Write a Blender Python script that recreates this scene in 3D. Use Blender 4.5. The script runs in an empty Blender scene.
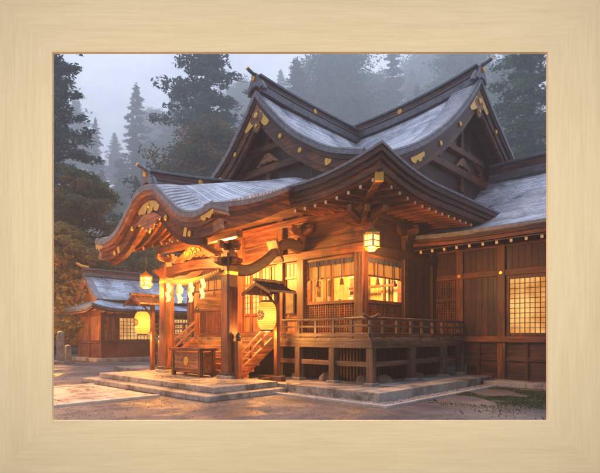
import bpy, math, random
import numpy as np
from mathutils import Vector, Matrix
R = math.radians
scene = bpy.context.scene
COL = scene.collection

# ------------------------------------------------------------------ camera
EYE, F = 1.6, 480.0                       # eye height (m), focal length in photo pixels
cam_d = bpy.data.cameras.new("camera"); cam = bpy.data.objects.new("camera", cam_d); COL.objects.link(cam)
cam.location = (0, 0, EYE); cam.rotation_euler = (R(90), 0, 0)
cam_d.sensor_fit = 'HORIZONTAL'; cam_d.sensor_width = 36; cam_d.lens = 36 * F / 600
cam_d.shift_y = (335 - 236.5) / 600; cam_d.clip_end = 900; cam_d.clip_start = 0.05
scene.camera = cam

# the shrine's own axes: x runs right along the front, -y faces the visitor
ANG = math.atan2(-0.6925, 0.7213)
P0 = Vector((1.88, 12.7, 0))
CA, SA = math.cos(ANG), math.sin(ANG)
FDIST = EYE * F / (473 - 335)
def L2W(x, y, z=0): return Vector((P0.x + CA * x - SA * y, P0.y + SA * x + CA * y, z))

# ------------------------------------------------------------------ materials
def new_mat(name):
    m = bpy.data.materials.new(name); m.use_nodes = True
    nt = m.node_tree; b = nt.nodes['Principled BSDF']
    return m, nt, b
def N(nt, t, **kw):
    n = nt.nodes.new(t)
    for k, v in kw.items(): setattr(n, k, v)
    return n
def ramp(nt, stops):
    r = N(nt, 'ShaderNodeValToRGB'); e = r.color_ramp.elements
    while len(e) < len(stops): e.new(0.5)
    for i, (p, c) in enumerate(stops):
        e[i].position = p; e[i].color = (*c, 1)
    return r
def noise(nt, vec, scale, detail=4, rough=.55, dist=0.0):
    n = N(nt, 'ShaderNodeTexNoise'); n.inputs['Scale'].default_value = scale
    n.inputs['Detail'].default_value = detail; n.inputs['Roughness'].default_value = rough
    n.inputs['Distortion'].default_value = dist
    nt.links.new(vec, n.inputs['Vector']); return n
def mapped(nt, scale=(1, 1, 1), coord='Object'):
    tc = N(nt, 'ShaderNodeTexCoord'); mp = N(nt, 'ShaderNodeMapping')
    mp.inputs['Scale'].default_value = scale
    nt.links.new(tc.outputs[coord], mp.inputs['Vector']); return mp.outputs['Vector'], tc.outputs[coord]
def mixc(nt, fac, a, b, mode='MIX'):
    m = N(nt, 'ShaderNodeMix', data_type='RGBA', blend_type=mode)
    for key, v in (('Factor', fac), ('A', a), ('B', b)):
        s = [i for i in m.inputs if i.name == key and i.type == ('VALUE' if key == 'Factor' else 'RGBA')][0]
        if isinstance(v, (int, float)): s.default_value = v
        elif isinstance(v, tuple): s.default_value = (*v, 1)
        else: nt.links.new(v, s)
    return [o for o in m.outputs if o.type == 'RGBA'][0]
def bump(nt, b, height, strength=.3, dist=.02):
    bn = N(nt, 'ShaderNodeBump'); bn.inputs['Strength'].default_value = strength
    bn.inputs['Distance'].default_value = dist
    nt.links.new(height, bn.inputs['Height']); nt.links.new(bn.outputs[0], b.inputs['Normal'])

def wood(name, c1, c2, axis='z', fine=14, rough=.48, plank=None, wear=.5):
    """grain stretched along one axis; plank=(axis, width) adds board joints"""
    m, nt, b = new_mat(name)
    st = {'x': (.06, 1, 1), 'y': (1, .06, 1), 'z': (1, 1, .06)}[axis]
    vec, raw = mapped(nt, st)
    n1 = noise(nt, vec, fine, 6, .65, .4); n2 = noise(nt, raw, 1.1, 5, .65)
    r1 = ramp(nt, [(.36, tuple(c * .75 for c in c1)), (.5, tuple((p + q) / 2.2 for p, q in zip(c1, c2))), (.64, tuple(c * 1.12 for c in c2))]); nt.links.new(n1.outputs[0], r1.inputs[0])
    r2 = ramp(nt, [(.36, (1 - wear,) * 3), (.62, (1 + wear * .3,) * 3)]); nt.links.new(n2.outputs[0], r2.inputs[0])
    col = mixc(nt, 1.0, r1.outputs[0], r2.outputs[0], 'MULTIPLY')
    nck = noise(nt, vec, fine * 3.1, 3, .5, .3); rck = ramp(nt, [(.60, (1, 1, 1)), (.68, (.35, .35, .37))]); nt.links.new(nck.outputs[0], rck.inputs[0])
    col = mixc(nt, 1.0, col, rck.outputs[0], 'MULTIPLY')
    ngw = noise(nt, raw, .7, 5, .7, .8); rgw = ramp(nt, [(.54, (0, 0, 0)), (.7, (.4, .4, .4))]); nt.links.new(ngw.outputs[0], rgw.inputs[0])
    grey = sum(c2) / 3 * .9; col = mixc(nt, rgw.outputs[0], col, (grey, grey * .92, grey * .88))
    h = n1.outputs[0]
    if plank:
        ax, w = plank
        sep = N(nt, 'ShaderNodeSeparateXYZ'); nt.links.new(raw, sep.inputs[0])
        d = N(nt, 'ShaderNodeMath', operation='DIVIDE'); d.inputs[1].default_value = w
        nt.links.new(sep.outputs['XYZ'.index(ax.upper())], d.inputs[0])
        fr = N(nt, 'ShaderNodeMath', operation='FRACT'); nt.links.new(d.outputs[0], fr.inputs[0])
        fl = N(nt, 'ShaderNodeMath', operation='FLOOR'); nt.links.new(d.outputs[0], fl.inputs[0])
        wn = N(nt, 'ShaderNodeTexWhiteNoise', noise_dimensions='1D'); nt.links.new(fl.outputs[0], wn.inputs['W'])
        rw = ramp(nt, [(0, (.62,) * 3), (1, (1.15,) * 3)]); nt.links.new(wn.outputs[0], rw.inputs[0])
        col = mixc(nt, 1.0, col, rw.outputs[0], 'MULTIPLY')
        g = ramp(nt, [(0, (0, 0, 0)), (.05, (1, 1, 1)), (.95, (1, 1, 1)), (1, (0, 0, 0))]); nt.links.new(fr.outputs[0], g.inputs[0])
        ad = N(nt, 'ShaderNodeMath', operation='MULTIPLY_ADD'); ad.inputs[1].default_value = 2.5
        nt.links.new(g.outputs[0], ad.inputs[0]); nt.links.new(n1.outputs[0], ad.inputs[2]); h = ad.outputs[0]
    nt.links.new(col, b.inputs['Base Color'])
    rr = ramp(nt, [(.3, (rough - .12,) * 3), (.7, (min(1, rough + .15),) * 3)]); nt.links.new(n1.outputs[0], rr.inputs[0])
    nt.links.new(rr.outputs[0], b.inputs['Roughness'])
    bump(nt, b, h, .35, .012)
    return m

def plain(name, col, rough=.6, metal=0, var=.35, scale=6, bmp=.2):
    m, nt, b = new_mat(name)
    vec, raw = mapped(nt)
    n = noise(nt, raw, scale, 6, .6)
    r = ramp(nt, [(.3, tuple(c * (1 - var) for c in col)), (.7, tuple(min(1, c * (1 + var * .6)) for c in col))])
    nt.links.new(n.outputs[0], r.inputs[0]); nt.links.new(r.outputs[0], b.inputs['Base Color'])
    b.inputs['Roughness'].default_value = rough; b.inputs['Metallic'].default_value = metal
    if bmp: bump(nt, b, n.outputs[0], bmp, .02)
    return m

def glow(name, c1, c2, strength, scale=3, stretch=(1, 1, 1)):
    m, nt, b = new_mat(name)
    vec, raw = mapped(nt, stretch)
    n = noise(nt, vec, scale, 3)
    r = ramp(nt, [(.38, c1), (.6, c2)]); nt.links.new(n.outputs[0], r.inputs[0])
    b.inputs['Base Color'].default_value = (.13, .065, .022, 1)
    nt.links.new(r.outputs[0], b.inputs['Emission Color']); b.inputs['Emission Strength'].default_value = strength
    b.inputs['Roughness'].default_value = .7
    return m

def roof_mat(name, course_axis, c=(.54, .59, .70), rib_axis=None):
    """weathered shingle courses: narrow steps across the slope, broken along each course"""
    m, nt, b = new_mat(name)
    tc = N(nt, 'ShaderNodeTexCoord')
    sep = N(nt, 'ShaderNodeSeparateXYZ'); nt.links.new(tc.outputs['Object'], sep.inputs[0])
    comb = N(nt, 'ShaderNodeCombineXYZ')
    al = 'X' if course_axis == 'x' else 'Y'; ac = 'Y' if al == 'X' else 'X'
    nt.links.new(sep.outputs[al], comb.inputs[0])
    nt.links.new(sep.outputs[ac], comb.inputs[1])
    br = N(nt, 'ShaderNodeTexBrick'); nt.links.new(comb.outputs[0], br.inputs['Vector'])
    br.inputs['Scale'].default_value = 1; br.inputs['Brick Width'].default_value = 1.3; br.inputs['Row Height'].default_value = .125
    br.inputs['Mortar Size'].default_value = .014; br.inputs['Mortar Smooth'].default_value = .6
    br.inputs['Color1'].default_value = tuple(x * .7 for x in c) + (1,)
    br.inputs['Color2'].default_value = tuple(x * 1.2 for x in c) + (1,)
    br.inputs['Mortar'].default_value = tuple(x * .22 for x in c) + (1,)
    n1 = noise(nt, tc.outputs['Object'], 1.0, 6, .65, .5)
    r1 = ramp(nt, [(.36, (.5, .5, .56)), (.5, (1, 1, 1)), (.66, (1.5, 1.46, 1.42))]); nt.links.new(n1.outputs[0], r1.inputs[0])
    col = mixc(nt, 1.0, br.outputs[0], r1.outputs[0], 'MULTIPLY')
    n3 = noise(nt, tc.outputs['Object'], 7, 5, .7)
    r3 = ramp(nt, [(.52, (0, 0, 0)), (.68, (.55, .55, .55))]); nt.links.new(n3.outputs[0], r3.inputs[0])
    col = mixc(nt, r3.outputs[0], col, (.20, .20, .20))
    nt.links.new(col, b.inputs['Base Color'])
    rr = ramp(nt, [(.35, (.25,) * 3), (.65, (.5,) * 3)]); nt.links.new(n1.outputs[0], rr.inputs[0])
    nt.links.new(rr.outputs[0], b.inputs['Roughness'])
    b.inputs['Metallic'].default_value = .1
    # saw-tooth of each course, plus the joints
    d = N(nt, 'ShaderNodeMath', operation='DIVIDE'); d.inputs[1].default_value = .125; nt.links.new(sep.outputs[ac], d.inputs[0])
    fr = N(nt, 'ShaderNodeMath', operation='FRACT'); nt.links.new(d.outputs[0], fr.inputs[0])
    ad = N(nt, 'ShaderNodeMath', operation='ADD'); nt.links.new(fr.outputs[0], ad.inputs[0]); nt.links.new(n3.outputs[0], ad.inputs[1])
    bump(nt, b, ad.outputs[0], .9, .04)
    return m

W = {}
for ax in 'xyz':
    W['mid' + ax] = wood('weathered_wood_' + ax, (.065, .018, .006), (.25, .075, .020), ax)
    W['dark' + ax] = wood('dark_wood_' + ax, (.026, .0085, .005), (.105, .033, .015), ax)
    W['warm' + ax] = wood('honey_wood_' + ax, (.20, .07, .022), (.42, .18, .06), ax)
    W['grey' + ax] = wood('greyed_wood_' + ax, (.05, .026, .018), (.165, .09, .057), ax)
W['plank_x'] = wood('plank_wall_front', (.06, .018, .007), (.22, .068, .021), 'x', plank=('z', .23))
W['plank_y'] = wood('plank_wall_side_shaded', (.028, .009, .006), (.105, .033, .015), 'y', plank=('z', .23))  # side planks darker than the front: shade put into the colour
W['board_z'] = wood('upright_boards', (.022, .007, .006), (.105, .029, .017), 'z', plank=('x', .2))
W['soffit'] = wood('eave_boards', (.06, .024, .011), (.14, .058, .027), 'y', plank=('x', .16))
W['soffit_y'] = wood('eave_boards_side', (.05, .02, .011), (.115, .047, .026), 'x', plank=('y', .16))
GOLD = plain('gilt_metal', (.80, .46, .10), .36, .7, .15, 5)
WHITE = plain('white_limewash', (.66, .58, .48), .8, 0, .12, 20)
def stone_mat(name, c):
    m, nt, b = new_mat(name); vec, raw = mapped(nt)
    n1 = noise(nt, raw, 1.6, 7, .7, .4); n2 = noise(nt, raw, 22, 5, .7); n3 = noise(nt, raw, .9, 4, .6, 1.5)
    r1 = ramp(nt, [(.36, tuple(x * .38 for x in c)), (.5, c), (.64, tuple(x * 1.35 for x in c))]); nt.links.new(n1.outputs[0], r1.inputs[0])
    r2 = ramp(nt, [(.35, (.7,) * 3), (.65, (1.15,) * 3)]); nt.links.new(n2.outputs[0], r2.inputs[0])
    col = mixc(nt, 1.0, r1.outputs[0], r2.outputs[0], 'MULTIPLY')
    r3 = ramp(nt, [(.54, (0, 0, 0)), (.66, (.7, .7, .7))]); nt.links.new(n3.outputs[0], r3.inputs[0])
    col = mixc(nt, r3.outputs[0], col, (.07, .075, .05)); nt.links.new(col, b.inputs['Base Color'])
    rr = ramp(nt, [(.4, (.35,) * 3), (.6, (.85,) * 3)]); nt.links.new(n1.outputs[0], rr.inputs[0]); nt.links.new(rr.outputs[0], b.inputs['Roughness'])
    bump(nt, b, n2.outputs[0], .5, .02); return m
STONE = stone_mat('terrace_stone', (.29, .275, .275))
STONE_D = plain('foundation_stone', (.20, .185, .18), .85, 0, .5, 5, .6)
BLACK = plain('black_lacquer', (.02, .017, .018), .4, 0, .3, 10)
PAPER_W = plain('white_paper', (.85, .84, .82), .8, 0, .06, 10, 0)
ROPE = plain('straw_rope', (.52, .36, .15), .85, 0, .4, 40, .5)
ROOF_X = roof_mat('roof_shingle_x', 'x'); ROOF_Y = roof_mat('roof_shingle_y', 'y')
RIDGE = wood('ridge_copper_wood', (.075, .035, .034), (.18, .08, .065), 'x', rough=.45)
RIDGE_Y = wood('ridge_copper_wood_y', (.075, .035, .034), (.18, .08, .065), 'y', rough=.45)
RIDGE_CAP = plain('ridge_cap_metal', (.16, .165, .2), .42, .35, .4, 5)
VERGE = plain('roof_edge_metal', (.2, .2, .23), .45, .3, .4, 6)
GROOVE_SHADE = plain('groove_shade_tone', (.11, .12, .155), .5, .1, .4, 4)  # dark tone standing in for shade between the verge rolls
ROLL = plain('verge_roll_metal', (.58, .60, .68), .38, .15, .35, 3)
TASSEL = plain('brown_tassel', (.07, .018, .014), .8, 0, .3, 30)
CLOTH = plain('indigo_blind_band', (.045, .045, .075), .85, 0, .5, 22)
def paper_mat():
    m, nt, b = new_mat('lantern_paper')
    vec, raw = mapped(nt, (1, 1, 1)); n = noise(nt, raw, 30, 4, .6)
    r_ = ramp(nt, [(.3, (.92, .47, .12)), (.7, (.97, .57, .18))]); nt.links.new(n.outputs[0], r_.inputs[0])
    tr = N(nt, 'ShaderNodeBsdfTranslucent'); nt.links.new(r_.outputs[0], tr.inputs['Color'])
    nt.links.new(r_.outputs[0], b.inputs['Base Color']); b.inputs['Roughness'].default_value = .8
    mx = N(nt, 'ShaderNodeMixShader'); mx.inputs[0].default_value = .75
    nt.links.new(b.outputs[0], mx.inputs[1]); nt.links.new(tr.outputs[0], mx.inputs[2]); nt.links.new(mx.outputs[0], nt.nodes['Material Output'].inputs[0])
    return m
LAMP = paper_mat()
INK = plain('crest_ink', (.10, .03, .01), .9, 0, .2, 10, 0)
LAMP_B = glow('lit_box_panes', (1, .55, .13), (1, .66, .22), 3.6, 4)
SHOJI = glow('lit_shoji', (.55, .19, .03), (1, .56, .16), 1.05, .9)
TRANSOM = glow('lit_transom', (1, .27, .03), (1, .38, .07), .55, 2)
SHOJI_FAR = glow('lit_shoji_far', (.6, .22, .04), (1, .58, .2), .9, .8)
DOORGLOW = glow('door_light_glow', (1, .44, .08), (1, .58, .17), 1.15, 1.2)  # transom glow, and added glow standing in for porch light on golden wood

# ------------------------------------------------------------------ mesh helpers
class MB:
    def __init__(s): s.v = []; s.f = []
    def add(s, vs, fs):
        o = len(s.v); s.v += [tuple(p) for p in vs]; s.f += [tuple(i + o for i in f) for f in fs]; return s
    def box(s, a, b):
        x0, y0, z0 = (min(p, q) for p, q in zip(a, b)); x1, y1, z1 = (max(p, q) for p, q in zip(a, b))
        return s.add([(x0, y0, z0), (x1, y0, z0), (x1, y1, z0), (x0, y1, z0), (x0, y0, z1), (x1, y0, z1), (x1, y1, z1), (x0, y1, z1)],
                     [(0, 3, 2, 1), (4, 5, 6, 7), (0, 1, 5, 4), (1, 2, 6, 5), (2, 3, 7, 6), (3, 0, 4, 7)])
    def bar(s, p, q, w, h, up=(0, 0, 1)):
        p, q = Vector(p), Vector(q); d = (q - p).normalized(); u = Vector(up)
        sd = d.cross(u)
        if sd.length < 1e-4: sd = d.cross(Vector((1, 0, 0)))
        sd.normalize(); u = sd.cross(d).normalized()
        vs = [b + sd * (i * w / 2) + u * (j * h / 2) for b in (p, q) for i, j in ((-1, -1), (1, -1), (1, 1), (-1, 1))]
        return s.add(vs, [(3, 2, 1, 0), (4, 5, 6, 7), (0, 1, 5, 4), (1, 2, 6, 5), (2, 3, 7, 6), (3, 0, 4, 7)])
    def tube(s, path, rad, n=8, cap=True):
        path = [Vector(p) for p in path]; m = len(path)
        rads = rad if isinstance(rad, (list, tuple)) else [rad] * m
        vs = []; prev = None
        for i, p in enumerate(path):
            d = (path[min(i + 1, m - 1)] - path[max(i - 1, 0)]).normalized()
            if prev is None:
                a = d.cross(Vector((0, 0, 1)))
                if a.length < .05: a = d.cross(Vector((1, 0, 0)))
            else: a = prev - d * prev.dot(d)
            a.normalize(); prev = a; b = d.cross(a)
            vs += [p + (a * math.cos(2 * math.pi * k / n) + b * math.sin(2 * math.pi * k / n)) * rads[i] for k in range(n)]
        fs = [(i * n + k, i * n + (k + 1) % n, (i + 1) * n + (k + 1) % n, (i + 1) * n + k) for i in range(m - 1) for k in range(n)]
        if cap: fs += [tuple(range(n))[::-1], tuple((m - 1) * n + k for k in range(n))]
        return s.add(vs, fs)
    def lathe(s, prof, c=(0, 0, 0), n=20):
        vs = [(c[0] + r * math.cos(2 * math.pi * k / n), c[1] + r * math.sin(2 * math.pi * k / n), c[2] + z) for r, z in prof for k in range(n)]
        m = len(prof)
        fs = [(i * n + k, i * n + (k + 1) % n, (i + 1) * n + (k + 1) % n, (i + 1) * n + k) for i in range(m - 1) for k in range(n)]
        fs += [tuple(range(n))[::-1], tuple((m - 1) * n + k for k in range(n))]
        return s.add(vs, fs)
    def prism(s, poly, fn, d0, d1):
        """poly of (a,b) through fn(a,b,d) between two depths"""
        n = len(poly)
        vs = [fn(a, b, d0) for a, b in poly] + [fn(a, b, d1) for a, b in poly]
        return s.add(vs, [tuple(range(n)), tuple(range(2 * n - 1, n - 1, -1))] + [(i, i + n, (i + 1) % n + n, (i + 1) % n) for i in range(n)])
    def strip(s, rows, closed=False):
        """rows: list of equal-length point rings -> solid sweep with end caps"""
        n = len(rows[0]); m = len(rows)
        vs = [p for r in rows for p in r]
        fs = [(i * n + k, i * n + (k + 1) % n, (i + 1) * n + (k + 1) % n, (i + 1) * n + k) for i in range(m - 1) for k in range(n)]
        fs += [tuple(range(n))[::-1], tuple((m - 1) * n + k for k in range(n))]
        return s.add(vs, fs)
    def grid(s, rows, thick=0.0):
        n = len(rows[0]); m = len(rows); top = [p for r in rows for p in r]
        fs = [(i * n + k, i * n + k + 1, (i + 1) * n + k + 1, (i + 1) * n + k) for i in range(m - 1) for k in range(n - 1)]
        if not thick: return s.add(top, fs)
        bot = [(p[0], p[1], p[2] - thick) for p in top]; o = m * n
        fb = [tuple(o + i for i in reversed(f)) for f in fs]
        rim = [i for i in range(n)] + [i * n + n - 1 for i in range(1, m)] + [(m - 1) * n + k for k in range(n - 2, -1, -1)] + [i * n for i in range(m - 2, 0, -1)]
        fr = [(rim[i], rim[(i + 1) % len(rim)], rim[(i + 1) % len(rim)] + o, rim[i] + o) for i in range(len(rim))]
        return s.add(top + bot, fs + fb + fr)
    def build(s, name, mat, parent=None, smooth=False, bevel=0.0, loc=None):
        me = bpy.data.meshes.new(name); me.from_pydata(s.v, [], s.f); me.validate(); me.update()
        import bmesh
        bm = bmesh.new(); bm.from_mesh(me); bmesh.ops.recalc_face_normals(bm, faces=bm.faces); bm.to_mesh(me); bm.free()
        o = bpy.data.objects.new(name, me); COL.objects.link(o); me.materials.append(mat)
        if smooth:
            me.polygons.foreach_set('use_smooth', [True] * len(me.polygons))
            try: me.set_sharp_from_angle(angle=R(40))
            except Exception: pass
        if bevel:
            md = o.modifiers.new('edge', 'BEVEL'); md.width = bevel; md.segments = 2; md.limit_method = 'ANGLE'; md.angle_limit = R(50)
        if parent: o.parent = parent
        if loc is not None: o.location = loc
        return o

def tag(o, label=None, cat=None, group=None, kind=None):
    for k, v in (('label', label), ('category', cat), ('group', group), ('kind', kind)):
        if v: o[k] = v
    return o
def thing(name, label, cat, loc=(0, 0, 0), rz=ANG, group=None):
    o = bpy.data.objects.new(name, None); COL.objects.link(o); o.location = loc; o.rotation_euler = (0, 0, rz)
    o.empty_display_size = .2
    return tag(o, label, cat, group)
def copy_child(o, parent, loc=None):
    c = o.copy(); COL.objects.link(c); c.parent = parent
    if loc is not None: c.location = loc
    for ch in list(o.children): copy_child(ch, c)
    return c
def copy_tree(o):
    c = o.copy(); COL.objects.link(c)
    for ch in list(o.children): copy_child(ch, c)
    return c
def smooth_pts(keys, n):
    """Catmull-Rom through (a,b) keys sampled n times"""
    k = [keys[0]] + list(keys) + [keys[-1]]; out = []
    segs = len(keys) - 1
    for i in range(n + 1):
        t = i / n * segs; j = min(int(t), segs - 1); f = t - j
        p0, p1, p2, p3 = k[j], k[j + 1], k[j + 2], k[j + 3]
        out.append(tuple(.5 * (2 * p1[c] + (p2[c] - p0[c]) * f + (2 * p0[c] - 5 * p1[c] + 4 * p2[c] - p3[c]) * f * f + (3 * p1[c] - p0[c] - 3 * p2[c] + p3[c]) * f ** 3) for c in (0, 1)))
    return out
def offset_curve(pts, d):
    out = []
    for i, p in enumerate(pts):
        a = pts[max(i - 1, 0)]; b = pts[min(i + 1, len(pts) - 1)]
        tx, tz = b[0] - a[0], b[1] - a[1]; l = math.hypot(tx, tz) or 1
        nx, nz = tz / l, -tx / l
        if nz > 0: nx, nz = -nx, -nz
        out.append((p[0] + nx * d, p[1] + nz * d))
    return out
def band(mb, pts, o0, o1, d0, d1, fn):
    A = offset_curve(pts, o0); B = offset_curve(pts, o1)
    mb.strip([[fn(*a, d0), fn(*a, d1), fn(*b, d1), fn(*b, d0)] for a, b in zip(A, B)])
    return mb
def disc(mb, c, axis, r, h, n=16):
    c = Vector(c); a = Vector(axis).normalized()
    mb.tube([c, c + a * h * .7, c + a * h], [r, r, r * .75], n); return mb

# ================================================================== GROUND
rng = random.Random(5)
def ground_mat():
    m, nt, b = new_mat('courtyard_earth')
    vec, raw = mapped(nt)
    n1 = noise(nt, raw, .35, 6, .6, .6); n2 = noise(nt, raw, 9, 6, .7); n3 = noise(nt, raw, 1.3, 5, .65, 1.0)
    r1 = ramp(nt, [(.36, (.042, .046, .066)), (.5, (.095, .094, .115)), (.64, (.19, .175, .17))]); nt.links.new(n1.outputs[0], r1.inputs[0])
    r2 = ramp(nt, [(.3, (.6, .6, .6)), (.7, (1.2, 1.2, 1.2))]); nt.links.new(n2.outputs[0], r2.inputs[0])
    col = mixc(nt, 1.0, r1.outputs[0], r2.outputs[0], 'MULTIPLY')
    r3 = ramp(nt, [(.55, (0, 0, 0)), (.7, (.6, .6, .6))]); nt.links.new(n3.outputs[0], r3.inputs[0])
    col = mixc(nt, r3.outputs[0], col, (.06, .065, .03))
    nt.links.new(col, b.inputs['Base Color'])
    rr = ramp(nt, [(.35, (.55,) * 3), (.65, (.95,) * 3)]); nt.links.new(n3.outputs[0], rr.inputs[0]); nt.links.new(rr.outputs[0], b.inputs['Roughness'])
    n5 = noise(nt, raw, .55, 3, .5, 1.2); r5 = ramp(nt, [(.52, (1, 1, 1)), (.62, (.45, .45, .45))]); nt.links.new(n5.outputs[0], r5.inputs[0])
    mlt = N(nt, 'ShaderNodeMath', operation='MULTIPLY'); nt.links.new(rr.outputs[0], mlt.inputs[0]); nt.links.new(r5.outputs[0], mlt.inputs[1])
    ad = N(nt, 'ShaderNodeMath', operation='MAXIMUM'); ad.inputs[1].default_value = .17; nt.links.new(mlt.outputs[0], ad.inputs[0]); nt.links.new(ad.outputs[0], b.inputs['Roughness'])
    n6 = noise(nt, raw, 38, 4, .7); sm = N(nt, 'ShaderNodeMath', operation='ADD'); nt.links.new(n2.outputs[0], sm.inputs[0]); nt.links.new(n6.outputs[0], sm.inputs[1])
    ml2 = N(nt, 'ShaderNodeMath', operation='MULTIPLY'); nt.links.new(sm.outputs[0], ml2.inputs[0]); nt.links.new(r5.outputs[0], ml2.inputs[1])
    bump(nt, b, ml2.outputs[0], .55, .03)
    return m
GX = 445
def ground_z(x, y):
    if y <= 60: return 0.0
    return (150 + 14 * math.sin(x * .013 + .6)) * (1 - math.exp(-((y - 60) / 230) ** 2))
g = MB().grid([[(x, y, 0) for x in (-GX, -60, 0, 60, GX)] for y in (-22, 10, 40, 80, 565)]).build('ground', ground_mat()); tag(g, kind='structure')
rows = []
for k in range(61):
    y = 55 + 505 * (k / 60) ** 1.3
    rows.append([(x, y, ground_z(x, y) - .35 * (y < 62) + .03) for x in [-GX + 2 * GX * i / 70 for i in range(71)]])
h_ = MB().grid(rows).build('hillside', plain('forest_floor', (.06, .085, .05), .9, 0, .6, .12), smooth=True); tag(h_, kind='structure')

# stone path leading up to the porch steps
pm = MB()
y = -4.0; k = 0
while y > -13.5:
    dl = rng.uniform(.8, 1.25); x = -7.75
    while x < -4.0:
        w = min(rng.uniform(.75, 1.15), -3.95 - x)
        if w > .2: pm.box((x + .012, y - dl + .012, -.05), (x + w - .012, y - .012, .035 + rng.uniform(-.006, .006)))
        x += w
    y -= dl
PATHSTONE = stone_mat('path_stone', (.42, .38, .35))
p = pm.build('path', PATHSTONE, bevel=.012); p.location = P0; p.rotation_euler = (0, 0, ANG); tag(p, kind='structure')
pe = MB()
for xx in (-3.86, -7.86):
    yy = -4.0
    while yy > -13.4:
        l = rng.uniform(1.2, 1.7); pe.box((xx - .09, yy - l + .01, -.05), (xx + .09, yy - .01, .06)); yy -= l
pk = pe.build('path_kerb', plain('kerb_stone', (.45, .43, .41), .75, 0, .3, 4), bevel=.012); pk.location = P0; pk.rotation_euler = (0, 0, ANG); tag(pk, kind='structure')

# ---- stone terrace under the hall, with its gravel drip line and thin kerb
def slabs(mb, x0, x1, y0, y1, z0, z1, sx, sy):
    nx = max(1, round((x1 - x0) / sx)); ny = max(1, round((y1 - y0) / sy))
    for i in range(nx):
        for j in range(ny):
            a = x0 + (x1 - x0) * i / nx; b_ = x0 + (x1 - x0) * (i + 1) / nx
            c = y0 + (y1 - y0) * j / ny; d = y0 + (y1 - y0) * (j + 1) / ny
            mb.box((a + .004, c + .004, z0), (b_ - .004, d - .004, z1 + rng.uniform(-.004, .004)))
terr = thing('stone_terrace', 'long grey stone terrace carrying the veranda posts of the hall', 'terrace', P0)
mb = MB(); slabs(mb, -12.6, 1.05, -1.15, 0, 0, .25, 1.5, 1.15); slabs(mb, 0, 1.05, 0, 5.35, 0, .25, 1.05, 1.5); slabs(mb, -12.6, 0, 0, 12, 0, .247, 2, 2)
mb.build('slab', STONE, terr, bevel=.015)
mb = MB()
for a, b_ in (((-2.05, -1.62), (1.57, -1.50)), ((1.45, -1.50), (1.57, 5.2))):
    mb.box((a[0], a[1], -.05), (b_[0], b_[1], .055))
mb.build('kerb', plain('drip_kerb', (.36, .35, .35), .75, 0, .3, 5), terr, bevel=.012)
gv = MB(); rg = random.Random(3)
def pebble(mb, x, y, z, r):
    vs = []
    for (a, b_, c) in ((1, 0, 0), (0, 1, 0), (-1, 0, 0), (0, -1, 0), (0, 0, 1), (.7, .7, .5), (-.7, .7, .5), (-.7, -.7, .5), (.7, -.7, .5)):
        q = r * rg.uniform(.8, 1.2); vs.append((x + a * q * .8, y + b_ * q * .8, z + c * q * .7))
    mb.add(vs, [(0, 5, 8), (5, 0, 1), (1, 6, 5), (1, 2, 6), (2, 7, 6), (2, 3, 7), (3, 8, 7), (3, 0, 8), (4, 5, 6), (4, 6, 7), (4, 7, 8), (4, 8, 5)])
for _ in range(1500):
    if rg.random() < .42: pebble(gv, rg.uniform(-2.0, 1.45), rg.uniform(-1.5, -1.17), .01, rg.uniform(.025, .06))
    else: pebble(gv, rg.uniform(1.07, 1.45), rg.uniform(-1.4, 5.2), .01, rg.uniform(.025, .06))
gvo = gv.build('gravel', plain('grey_gravel', (.26, .25, .26), .8, 0, .5, 9)); gvo.location = P0; gvo.rotation_euler = (0, 0, ANG); tag(gvo, kind='stuff')

step = thing('porch_terrace', 'broad two stepped stone terrace under the entrance porch', 'steps', P0)
mb = MB(); slabs(mb, -9.35, -2.0, -3.8, -1.16, 0, .14, .95, 1.3); mb.build('lower_step', STONE, step, bevel=.018)
mb = MB(); slabs(mb, -8.95, -2.35, -3.35, -1.155, .14, .30, .85, 1.1); mb.build('upper_step', STONE, step, bevel=.018)

# low border stones and moss at the foot of the right wing
wb = thing('border_step', 'low stone step along the foot of the right wing wall', 'stone step', P0)
mb = MB(); slabs(mb, 1.07, 9, 4.5, 5.5, 0, .16, 1.3, .5); mb.build('slab', STONE, wb, bevel=.02)
def moss_mat():
    m, nt, b = new_mat('moss')
    vec, raw = mapped(nt); n = noise(nt, raw, 14, 6, .7)
    r = ramp(nt, [(.3, (.03, .042, .016)), (.7, (.10, .12, .05))]); nt.links.new(n.outputs[0], r.inputs[0])
    nt.links.new(r.outputs[0], b.inputs['Base Color']); b.inputs['Roughness'].default_value = .95
    bump(nt, b, n.outputs[0], .8, .05); return m
MOSS = moss_mat()
mo = MB(); rg = random.Random(8)
for _ in range(42000):
    x = rg.uniform(1.6, 8); y = .6 + rg.gauss(1.8, 1.1) + (x - 1.6) * .05
    if math.sin(x * 2.3) + math.sin(y * 3.1 + x) < -.2: continue
    h = rg.uniform(.01, .04) * (1 + .8 * math.sin(x * 5) * math.sin(y * 4)); a = rg.uniform(0, 6.28); w = .02
    dx, dy = math.cos(a) * w, math.sin(a) * w
    mo.add([(x - dx, y - dy, 0), (x + dx, y + dy, 0), (x + dy * .7, y - dx * .7, h)], [(0, 1, 2)])
moo = mo.build('ground_cover', MOSS); moo.location = P0; moo.rotation_euler = (0, 0, ANG); tag(moo, kind='stuff')

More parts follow.
